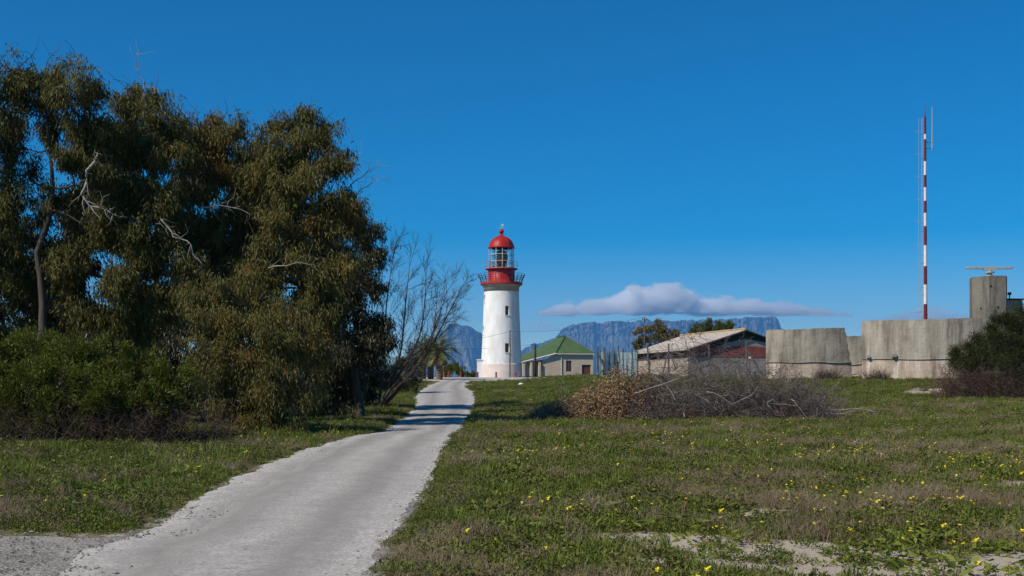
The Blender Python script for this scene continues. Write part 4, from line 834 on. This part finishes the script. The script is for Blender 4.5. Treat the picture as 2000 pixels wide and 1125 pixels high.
tree('gum_sapling', 'drooping low gum growth in front of the grove beside the road', 'shrub', 500, 33,
     [(380, 580, 52, .8), (450, 560, 46, .8), (430, 640, 56, 0), (505, 640, 58, 0), (560, 620, 46, .5), (400, 715, 46, 0), (470, 715, 62, -.5), (545, 700, 56, 0), (610, 690, 40, .6), (440, 795, 46, -.5), (520, 790, 56, -.5), (590, 770, 38, 0), (480, 845, 34, -.8, .6), (550, 840, 30, -.5, .55), (420, 850, 28, -.6, .6)],
     M_GUM, .12, 2900, fork=.3, tint0=.52, stems=3, Ls=.13, Ws=.013)
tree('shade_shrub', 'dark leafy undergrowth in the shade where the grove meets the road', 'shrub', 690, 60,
     [(640, 745, 34, 0), (690, 745, 34, 0), (735, 735, 32, 0), (665, 780, 26, -2), (720, 775, 22, -1), (610, 770, 30, -4)], M_GUM_DARK, .08, 2200, fork=.2, tint0=.2, stems=3)  # shade here is painted by the darker leaf colour too
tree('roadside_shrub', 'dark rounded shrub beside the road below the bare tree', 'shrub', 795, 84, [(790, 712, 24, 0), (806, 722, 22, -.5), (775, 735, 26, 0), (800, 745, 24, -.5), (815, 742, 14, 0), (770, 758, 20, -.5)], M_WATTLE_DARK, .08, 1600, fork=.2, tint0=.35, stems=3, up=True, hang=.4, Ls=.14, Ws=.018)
# bright wattle shrub at the left
tree('wattle_shrub', 'big bright green wattle shrub at the left of the verge', 'shrub', 170, 29.5,
     [(30, 690, 46, .5, .55), (95, 680, 44, .3, .6), (155, 690, 46, 0, .6), (215, 705, 44, 0, .55), (270, 725, 42, 0, .55), (325, 745, 40, 0, .5), (365, 775, 30, 0, .45), (0, 740, 50, -.3, .6), (60, 745, 52, -.6, .55), (130, 750, 52, -.7, .55), (200, 765, 50, -.7, .5), (270, 785, 46, -.6, .5), (335, 800, 36, -.4, .45), (-50, 700, 60, 0, .55), (30, 800, 44, -.9, .4), (110, 805, 44, -.9, .4), (190, 815, 40, -.8, .35), (-50, 790, 55, -.5, .4)],
     M_WATTLE, .07, 6800, fork=.3, stems=5, up=True, hang=.7, Ls=.12, Ws=.0125, per=12, bark=M_TWIG_RED, subs=16, spread=.11)
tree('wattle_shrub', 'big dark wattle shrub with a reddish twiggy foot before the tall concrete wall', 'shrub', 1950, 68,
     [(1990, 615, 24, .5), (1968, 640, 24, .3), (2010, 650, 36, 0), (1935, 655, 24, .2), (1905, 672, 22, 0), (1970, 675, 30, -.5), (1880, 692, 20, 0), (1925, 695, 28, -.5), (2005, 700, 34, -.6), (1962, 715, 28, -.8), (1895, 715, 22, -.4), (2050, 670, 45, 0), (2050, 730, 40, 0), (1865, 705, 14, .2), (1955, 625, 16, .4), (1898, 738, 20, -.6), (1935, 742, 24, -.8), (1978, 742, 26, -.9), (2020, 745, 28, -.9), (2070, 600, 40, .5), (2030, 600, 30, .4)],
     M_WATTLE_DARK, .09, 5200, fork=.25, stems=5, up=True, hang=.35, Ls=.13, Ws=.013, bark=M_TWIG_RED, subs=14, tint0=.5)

def twig_mass(mb, c, rx, ry, h, n, L, r, curl=.25, upb=.5, n_side=3):
    """tangle of curved twigs over an uneven mound"""
    for _ in range(n):
        a, q = rng.uniform(0, 2 * math.pi), math.sqrt(rng.uniform()); x, y = c[0] + rx * q * math.cos(a), c[1] + ry * q * math.sin(a)
        zt_ = h * (1 - q ** 2.2) ; z = c[2] + zt_ * rng.uniform(0, .95) ** .8; d = unit(rng.normal(size=3) * np.array([1, 1, .5]) + np.array([.5 * math.cos(a), .5 * math.sin(a), upb])); l = L * rng.uniform(.4, 1.3)
        p0 = np.array([x, y, z]); k = 5; u = np.linspace(0, 1, k)[:, None]; o = rng.normal(size=3) * curl * l
        pts = p0 + d * l * u + np.sin(u * math.pi) * o; pts[:, 2] = np.maximum(pts[:, 2], c[2] - .05); rr_ = r * rng.uniform(.5, 1.5)
        mb.tube(pts, np.linspace(rr_, rr_ * .3, k), n_side, False)
        for _ in range(3):
            e = pts[rng.integers(1, k)]; q_ = e + unit(d + rng.normal(size=3) * .8) * l * rng.uniform(.25, .6); mb.tube(np.stack([e, (e + q_) / 2 + rng.normal(size=3) * .05 * l, q_]), [rr_ * .5, rr_ * .35, rr_ * .15], 3, False)
def tw_part(parent, name, mat, clumps, n, L, r, **k):
    m_ = MB()
    for c, rx, ry, h in clumps: twig_mass(m_, c, rx, ry, h, n, L, r, **k)
    o = m_.build(name, mat, parent); o['kind'] = 'stuff'; return o
def gp(px, d): x = (px - 1000) / F * d; return np.array([x, d, float(base_h(x, d))])
# twiggy feet of the two wattles
for o in [o for o in COL.objects if o.name.startswith('wattle_shrub')]:
    if o.location.x < 0: tw_part(o, 'dry_foot', M_TWIG_RED, [(gp(px, 28.6 + dd), .9, .6, .95) for px, dd in ((-20, 0), (60, 0), (140, -.1), (220, 0), (300, .2), (370, .6))], 260, .55, .006, upb=1.2)
    else: tw_part(o, 'dry_foot', M_TWIG_RED, [(gp(px, 67 + dd), .9, .7, 1.6) for px, dd in ((1862, .4), (1890, 0), (1920, -.2), (1955, -.4), (1990, -.4), (2025, 0))], 260, .8, .011, upb=1.0)
# bare tree leaning out of the grove
def bare_tree(name, label, px, d, tips, r0, group=None):
    b = gp(px, d) - (0, 0, .1); o = thing(name, label, 'tree', b, group); tw = MB()
    def grow(p, dr, l, r, lev, mb):
        k = 6; pts = [p]
        for i_ in range(k - 1): dr = unit(dr + rng.normal(size=3) * .10 + np.array([.02, 0, .035])); pts.append(pts[-1] + dr * l / (k - 1))
        pts = np.array(pts); mb.tube(pts, np.linspace(r, r * .55, k), 5 if r > .02 else 3, False)
        if lev == 0: return
        for i_ in range(2, k):
            for _ in range(2 if lev > 1 else 3):
                if rng.uniform() < .8: grow(pts[i_], unit(dr + rng.normal(size=3) * .42), l * rng.uniform(.45, .7), r * .5, lev - 1, tw)
    for tp_ in tips:
        e = P(*tp_[:2], d + tp_[2]); m_ = MB(); pts = bend(b, e, 9, .04, -.06); m_.tube(pts, np.linspace(r0, r0 * .18, 9), 7); m_.build('limb', M_BARK, o, True)
        for q in range(3, 9):
            for _ in range(2): grow(pts[q], unit(unit(pts[-1] - pts[0]) + rng.normal(size=3) * .38 + np.array([.1, 0, .15])), rng.uniform(.55, 1.25), r0 * .2, 2, tw)
    w_ = tw.build('twigs', M_BARK, o); w_['kind'] = 'stuff'
bare_tree('bare_tree', 'leafless dark tree spreading its twigs beyond the grove', 735, 56, [(872, 572, 0), (832, 545, .5), (800, 520, .3), (850, 615, -.5), (768, 505, .8), (902, 560, .2)], .075)

# palms
M_FROND = plain('palm_frond', (.085, .105, .03), .5, .35, 2, 0); M_FRDRY = plain('dry_palm_frond', (.26, .19, .09), .8, .3, 2, 0); M_PTRUNK = plain('palm_trunk', (.16, .115, .075), .95, .4, 4, .5)
def palm(label, px, d, py_top, R_, seed):
    r_ = np.random.default_rng(seed); b = gp(px, d) - (0, 0, .1); o = thing('palm_tree', label, 'palm', b, 'palms by the yard'); zt_ = EYE + (HORIZON - py_top) / F * d; H = zt_ - b[2]
    zs_ = np.linspace(0, H, 26); m_ = MB(); m_.lathe([(.30 + .05 * (i_ % 2) + .08 * (z / H) ** 3, z) for i_, z in enumerate(zs_)] + [(.1, H + .2)], b, 14); m_.build('trunk', M_PTRUNK, o)
    for k in range(46):
        dry = k < 14; a = k * 2.39996 + seed; el = R(-50 + r_.uniform(-12, 12)) if dry else R(np.interp(k, [14, 45], [-8, 78]) + r_.uniform(-8, 8)); L = R_ * (.55 if dry else r_.uniform(.85, 1.1)); n = 9; m_ = MB()
        c0_ = b + (0, 0, H); pts = []; p = c0_.copy(); e_ = el
        for i_ in range(n): pts.append(p.copy()); p = p + np.array([math.cos(a) * math.cos(e_), math.sin(a) * math.cos(e_), math.sin(e_)]) * L / (n - 1); e_ -= (.05 if dry else .17)
        pts = np.array(pts); m_.tube(pts, np.linspace(.035, .008, n), 4, False); side = np.array([-math.sin(a), math.cos(a), 0])
        V = []; fs = []
        for i_ in range(1, n):
            for h in (0, .33, .66):
                q = pts[i_ - 1] + (pts[i_] - pts[i_ - 1]) * h; td = unit(pts[i_] - pts[i_ - 1]); ll = .42 * R_ / 2.4 * math.sin(math.pi * (i_ - .3) / n) ** .6 + .08
                for s_ in (-1, 1):
                    tip = q + side * s_ * ll * .8 + td * ll * .6 + np.array([0, 0, -.12 * ll + .1 * r_.normal() * ll]); w2 = td * .05; k0 = len(V); V += [q - w2, q + w2, tip]; fs.append((k0, k0 + 1, k0 + 2))
        m_.add(V, fs); m_.build('frond', M_FRDRY if dry else M_FROND, o)
palm('palm tree with the thickest trunk, on the road side of the clump', 858, 128, 688, 2.7, 1)
palm('palm tree with a slim trunk in the middle of the clump', 841, 132, 683, 2.5, 2)
palm('palm tree half hidden behind the roadside shrub', 826, 131, 690, 2.3, 3)

# shrubs and trees behind
tree('round_shrub', 'bright green round shrub behind the palm trunks', 'shrub', 882, 163, [(876, 724, 12, 0, .7), (888, 720, 12, 0, .7), (898, 726, 11, 0, .7), (868, 730, 10, 0, .7)], M_WATTLE, .06, 700, fork=.2, stems=3, up=True, hang=.4, Ls=.3, Ws=.05, tint0=.7)
tree('low_shrub', 'low green shrub between the palms and the lighthouse', 'shrub', 912, 172, [(908, 731, 9, 0, .6), (920, 734, 8, 0, .6)], M_WATTLE, .05, 700, fork=.2, stems=3, up=True, hang=.4, Ls=.3, Ws=.05)
tree('windswept_tree', 'thin olive tree with brown patches rising behind the shed', 'tree', 1275, 146, [(1250, 648, 14, 0, .5, .5), (1268, 640, 15, 0, .8, .6), (1285, 634, 14, 0, .9, .6), (1300, 648, 16, 0, .5, .8), (1318, 650, 13, 0, .4, 1), (1262, 665, 16, 0, .4, .8), (1285, 660, 18, 0, .5, .9), (1310, 668, 18, 0, .35, 1), (1245, 672, 10, 0, .4, .8), (1330, 668, 12, 0, .35, 1)], M_GUM, .14, 520, fork=.3, stems=2, Ls=.3, Ws=.045, bare=3)
tree('flat_topped_tree', 'dense flat topped green tree just above the shed roof ridge', 'tree', 1392, 150, [(1362, 645, 13, 0), (1378, 638, 13, 0), (1395, 636, 12, 0), (1412, 637, 12, 0), (1424, 640, 10, 0), (1385, 650, 15, 0), (1410, 650, 15, 0), (1358, 655, 10, 0)], M_WATTLE, .15, 620, fork=.5, up=True, hang=.3, Ls=.26, Ws=.05, tint0=.35)

# ------------------------------------------------------------------ cut brush heaps
BD = 44.0
def mound(px0, px1, tops_px, d, ry):
    out = []
    for px, py, rpx in tops_px:
        c = gp(px, d); h = 1.85 * (EYE + (HORIZON - py) / F * d - c[2]); out.append((c + (0, rng.uniform(-.6, .6), 0), rpx * d / F, ry, max(.25, h)))
    return out
heap = thing('brush_heap', 'sprawling heap of cut grey twigs lying in the grass', 'brush heap', gp(1420, BD))
cl = mound(0, 0, [(1275, 745, 45), (1320, 725, 50), (1350, 722, 50), (1395, 726, 50), (1430, 742, 55), (1480, 756, 50), (1525, 764, 50), (1565, 772, 45), (1300, 775, 55), (1380, 775, 60), (1460, 785, 60), (1540, 792, 55), (1595, 788, 35), (1260, 800, 35)], BD, 1.0)
tw_part(heap, 'twig_tangle', M_TWIG, cl, 370, .75, .0085, curl=.2, upb=.3)
m_ = MB()
for c, rx, ry, h in cl: twig_mass(m_, c + np.array([0, -.35, 0]), rx, ry, h * .95, 4, 1.1, .013, .15, .2, 4)
m_.build('pale_branches', plain('pale_grey_branches', (.34, .30, .28), .85, .25, 3, .2), heap)['kind'] = 'stuff'
tw_part(heap, 'brown_tufts', M_TWIG_RED, [(gp(px, BD - 1.2), .3, .25, .45) for px in (1395, 1530, 1545, 1340)], 150, .4, .006, upb=1.0)
for path in ([(1620, 800), (1670, 798), (1720, 806)], [(1240, 768), (1290, 752), (1330, 738)], [(1380, 765), (1430, 790), (1470, 770), (1480, 755)], [(1580, 822), (1560, 795), (1545, 780)]):
    pts = np.array([P(px, py, BD - 1.3) for px, py in path]); pts[:, 2] = np.maximum(pts[:, 2], [float(base_h(p[0], p[1])) + .08 for p in pts]); m_ = MB(); m_.tube(np.array([bend(a, b_, 4, .05) for a, b_ in zip(pts[:-1], pts[1:])]).reshape(-1, 3)[[k for k in range(4 * (len(pts) - 1)) if k % 4 or k == 0]], .016, 6)
    m_.build('branch', M_DEAD, heap, True)
dry = thing('dry_leaf_heap', 'heap of cut branches with dry brown leaves beside the grey twigs', 'leaf heap', gp(1170, BD))
mbL = MB(); tw = MB()
for px, py, rpx in [(1050, 815, 20), (1068, 810, 26), (1088, 804, 32), (1110, 800, 35), (1140, 785, 36), (1170, 772, 40), (1200, 755, 40), (1205, 742, 22), (1230, 752, 36), (1255, 755, 30), (1190, 790, 45), (1225, 785, 45), (1150, 803, 40), (1255, 790, 30), (1270, 760, 24)]:
    c = gp(px, BD); h = 1.45 * (EYE + (HORIZON - py) / F * BD - c[2]) + (.25 if px < 1160 else .08); n = int(1500 * (rpx / 36) ** 2); a = rng.uniform(0, 2 * math.pi, n); q_ = np.sqrt(rng.uniform(size=n)); rr_ = rpx * BD / F
    pos = np.stack([c[0] + rr_ * q_ * np.cos(a), c[1] + .9 * q_ * np.sin(a), c[2] + h * (1 - q_ ** 2.5) * rng.uniform(.3, 1.05, n)], 1); d_ = rng.normal(size=(n, 3)) - np.array([0, 0, .3])
    leaves(mbL, pos, d_, .12 * rng.uniform(.6, 1.3, n), .02, rng.uniform(.1, .9, n) * .7 + (.25 if px < 1215 else .0)); twig_mass(tw, c, rr_, .8, h, 40, .6, .008)
mbL.build('dry_leaves', M_DRYLEAF, dry, False, True)['kind'] = 'stuff'; tw.build('twigs', M_TWIG, dry)['kind'] = 'stuff'
# dead weeds at the foot of the walls
for px, d, lb in ((1615, 93.5, 'brown dead weeds at the foot of the broken wall'), (1712, 91.5, 'brown dead weeds at the foot of the tall streaked wall')):
    o = thing('dead_weeds', lb, 'weeds', gp(px, d)); tw_part(o, 'stems', M_TWIG_RED, [(gp(px + k, d), .5, .3, .5) for k in (-12, 0, 12)], 120, .6, .008, upb=1.4)

# ------------------------------------------------------------------ ground plants: small plants set out by the thousand
def src_coll(name, meshes):
    c = bpy.data.collections.new(name)
    for k, (mb, mat) in enumerate(meshes):
        o = mb.build(name + '_plant', mat); COL.objects.unlink(o); c.objects.link(o); o.name = '%s_%02d' % (name, k)
    return c
def scatter(name, label, cat, coll, pts, rot, scl, idx):
    me = bpy.data.meshes.new(name); me.vertices.add(len(pts)); me.vertices.foreach_set('co', np.asarray(pts, np.float32).ravel())
    for an, dt, ar in (('rot', 'FLOAT_VECTOR', rot), ('scl', 'FLOAT_VECTOR', np.c_[scl, scl, np.minimum(scl, .75 + .25 * scl)]), ('idx', 'INT', idx)):
        a = me.attributes.new(an, dt, 'POINT'); a.data.foreach_set('vector' if dt == 'FLOAT_VECTOR' else 'value', np.asarray(ar, np.int32 if dt == 'INT' else np.float32).ravel())
    o = bpy.data.objects.new(name, me); COL.objects.link(o); tag(o, label, cat, None, 'stuff')
    g_ = bpy.data.node_groups.new(name + '_layout', 'GeometryNodeTree'); g_.interface.new_socket('Geometry', in_out='INPUT', socket_type='NodeSocketGeometry'); g_.interface.new_socket('Geometry', in_out='OUTPUT', socket_type='NodeSocketGeometry')
    N = g_.nodes.new; i_, o_ = N('NodeGroupInput'), N('NodeGroupOutput'); ci = N('GeometryNodeCollectionInfo'); ci.inputs['Collection'].default_value = coll; ci.inputs['Separate Children'].default_value = True; ci.inputs['Reset Children'].default_value = True
    ip = N('GeometryNodeInstanceOnPoints'); ip.inputs['Pick Instance'].default_value = True; L_ = g_.links.new
    def at_(n_, t_): a = N('GeometryNodeInputNamedAttribute'); a.data_type = t_; a.inputs['Name'].default_value = n_; return next(q for q in a.outputs if q.enabled and q.name == 'Attribute')
    L_(i_.outputs[0], ip.inputs['Points']); L_(ci.outputs[0], ip.inputs['Instance']); L_(at_('idx', 'INT'), ip.inputs['Instance Index']); L_(at_('rot', 'FLOAT_VECTOR'), ip.inputs['Rotation']); L_(at_('scl', 'FLOAT_VECTOR'), ip.inputs['Scale']); L_(ip.outputs[0], o_.inputs[0])
    md = o.modifiers.new('layout', 'NODES'); md.node_group = g_; return o
M_HERB = inst_mat('green_herb', (.06, .082, .010), (.130, .158, .022), (.215, .235, .038)); M_GRASS = inst_mat('green_grass', (.08, .108, .014), (.15, .19, .028), (.23, .25, .046), .3); M_DRYT = inst_mat('dry_herb', (.15, .105, .06), (.27, .205, .125), (.40, .32, .21), .1, .8)
M_OLIVE = inst_mat('olive_herb', (.08, .082, .02), (.15, .138, .038), (.22, .18, .07), .2)
def herb(n, r, h, L, W):
    mb = MB(); a = rng.uniform(0, 2 * math.pi, n); q_ = np.sqrt(rng.uniform(size=n)); pos = np.stack([r * q_ * np.cos(a), r * q_ * np.sin(a), h * (1 - q_ ** 2) * rng.uniform(.15, 1, n)], 1); leaves(mb, pos, np.stack([np.cos(a) * .5, np.sin(a) * .5, np.full(n, .6)], 1) + rng.normal(size=(n, 3)) * .5, L * rng.uniform(.6, 1.3, n), W, 0); return mb
def blades(n, r, h, W, lean=.5):
    mb = MB()
    for _ in range(n):
        a, q_ = rng.uniform(0, 6.28), rng.uniform() ** .7; b = np.array([r * q_ * math.cos(a), r * q_ * math.sin(a), 0]); az = rng.uniform(0, 6.28); l = h * rng.uniform(.5, 1.2); dx = np.array([math.cos(az), math.sin(az), 0]) * l * lean * rng.uniform(.3, 1.2); sd = np.array([-math.sin(az), math.cos(az), 0]) * W
        m_ = b + dx * .35 + (0, 0, l * .6); t_ = b + dx + (0, 0, l * .95); mb.add([b - sd, b + sd, m_ + sd * .8, m_ - sd * .8, t_], [(0, 1, 2, 3), (3, 2, 4)])
    return mb
def twiglet(n, r, h):
    mb = MB(); twig_mass(mb, np.zeros(3), r, r, h, n, .16, .0028, .2, .9); return mb
HERB = src_coll('herb', [(herb(110, .17, .13, .05, .010), M_HERB) for _ in range(3)] + [(herb(90, .2, .10, .06, .012), M_HERB), (herb(120, .14, .17, .045, .008), M_OLIVE), (herb(100, .2, .11, .05, .009), M_OLIVE)])
GRASS = src_coll('grass', [(blades(45, .11, .17, .0045), M_GRASS) for _ in range(3)] + [(blades(30, .07, .27, .005, .4), M_GRASS), (blades(60, .15, .12, .004, .7), M_GRASS)])
DRYT = src_coll('drytwig', [(twiglet(26, .15, .12), M_DRYT) for _ in range(3)] + [(blades(40, .13, .16, .003, .6), M_DRYT), (blades(30, .1, .22, .003, .5), M_DRYT)])
M_PETAL = NT('yellow_petal').fin((.80, .66, .02), .6, 0, .2)
def flower(k, h):
    mb = MB()
    for _ in range(k):
        c = np.array([rng.normal() * .06, rng.normal() * .06, h * rng.uniform(.7, 1.2)]); tl = rng.normal(size=2) * .5; r = .018
        for e in range(5):
            a = e * 1.2566; d0 = np.array([math.cos(a), math.sin(a), .25 + tl[0] * math.cos(a) + tl[1] * math.sin(a)]); s_ = np.array([-math.sin(a), math.cos(a), 0]) * r * .62; mb.add([c, c + d0 * r * .8 - s_, c + d0 * r * 1.25, c + d0 * r * .8 + s_], [(0, 1, 2, 3)])
    return mb
FLOW = src_coll('flower', [(flower(k, h), M_PETAL) for k, h in ((1, .19), (1, .16), (2, .17), (2, .2), (4, .18))])
def field(n, ymin, ymax, power=1.0):
    """points over the visible ground, denser near"""
    u = rng.uniform(size=n); y = (ymin ** power + u * (ymax ** power - ymin ** power)) ** (1 / power); x = rng.uniform(-.46, .46, n) * (y + 2); return x, y
def vtype(x, y): return .40 * wob(x, y, .55, 1) + .45 * wob(x, y, 1.9, 4) + .40 * wob(x, y, 4.7, 6)
kinds = {'h': [], 'g': [], 'd': [], 'f': []}
for n, y0, y1, pw, sc0 in ((24000, 8.5, 22, 1.6, .9), (34000, 20, 48, 1.5, 1.15), (36000, 45, 100, 1.5, 1.9), (9000, 95, 175, 1.5, 2.6)):
    x, y = field(n, y0, y1, pw); ri = np.maximum(np.maximum(road_in(x, y), apron_in(x, y) * 6), track_in(x, y) - .1)
    sa = sand_amt(x, y); left = x < XL(y); v = vtype(x, y) + np.where(left, .12, 0) + np.where(y > 62, .22, 0); r1 = rng.uniform(size=n); z = ground_h(x, y)
    edge = np.clip(-ri / .5, 0, 1); keep = (ri < -.02) & (r1 < 1.15 - 1.05 * np.clip((sa - .25) * 1.9, 0, 1)) & (rng.uniform(size=n) < .25 + .75 * edge)
    shade = left & (x < XL(y) - 1.6 - .02 * y) & (y > 31) & (y < 75); keep &= ~(shade & (r1 > .35))
    heap_ = (np.abs(y - 43.8) < 1.6) & (x > 1.3) & (x < 10.8); keep &= ~(heap_ & (rng.uniform(size=n) > .2)); hf_ = (y > 40) & (y < 42.3) & (x > 1.2) & (x < 10.6); keep &= ~(hf_ & (rng.uniform(size=n) > .6))
    kd = np.where(v + rng.normal(size=n) * .2 > .42, 2, np.where(v + rng.normal(size=n) * .2 > -.36, 1, 0))   # 2 grass, 1 herb, 0 dry
    for code, key in ((2, 'g'), (1, 'h'), (0, 'd')):
        m = keep & (kd == code); s_ = sc0 * rng.uniform(.55, 1.25, m.sum()) * (.6 + .4 * edge[m]); kinds[key].append(np.c_[x[m], y[m], z[m] - .01, s_])
x, y = field(1100, 9, 62, 1.5); m = (np.maximum(road_in(x, y), track_in(x, y)) < -.7) & (vtype(x, y) > -.3); kinds['h'].append(np.c_[x[m], y[m], ground_h(x[m], y[m]), rng.uniform(1.4, 3.0, m.sum())])
for key, coll, nm, lb, cat in (('h', HERB, 'ground_herbs', 'low green herb mat covering the field', 'ground cover'), ('g', GRASS, 'grass', 'short green grass on the field and verges', 'grass'), ('d', DRYT, 'dry_weeds', 'brown grey dry weeds between the green herbs', 'ground cover')):
    a = np.concatenate(kinds[key]); n = len(a); scatter(nm, lb, cat, coll, a[:, :3], np.c_[rng.normal(size=(n, 2)) * .12, rng.uniform(0, 6.28, n)], a[:, 3], rng.integers(0, len(coll.objects), n))
fl_ = []
for n, y0, y1, pw, sc0 in ((1700, 9, 24, 1.5, .95), (6000, 22, 60, 1.4, .95), (6500, 55, 150, 1.2, 1.2)):
    x, y = field(n, y0, y1, pw); ri = np.maximum(np.maximum(road_in(x, y), apron_in(x, y) * 6), track_in(x, y)); c = wob(x, y, .6, 8) + .6 * wob(x, y, 2.2, 9) + rng.normal(size=n) * .55 + np.where(x < XL(y), -.3, .0)
    m = (ri < -.35) & (c > .42); fl_.append(np.c_[x[m], y[m], ground_h(x[m], y[m]), np.full(m.sum(), sc0)])
a = np.concatenate(fl_); n = len(a); scatter('yellow_flowers', 'small yellow flowers scattered over the green field', 'flowers', FLOW, a[:, :3], np.c_[np.zeros((n, 2)), rng.uniform(0, 6.28, n)], a[:, 3] * rng.uniform(.8, 1.2, n), rng.integers(0, 5, n))
for o in list(COL.objects):
    if '_origin' in o.keys(): del o['_origin']
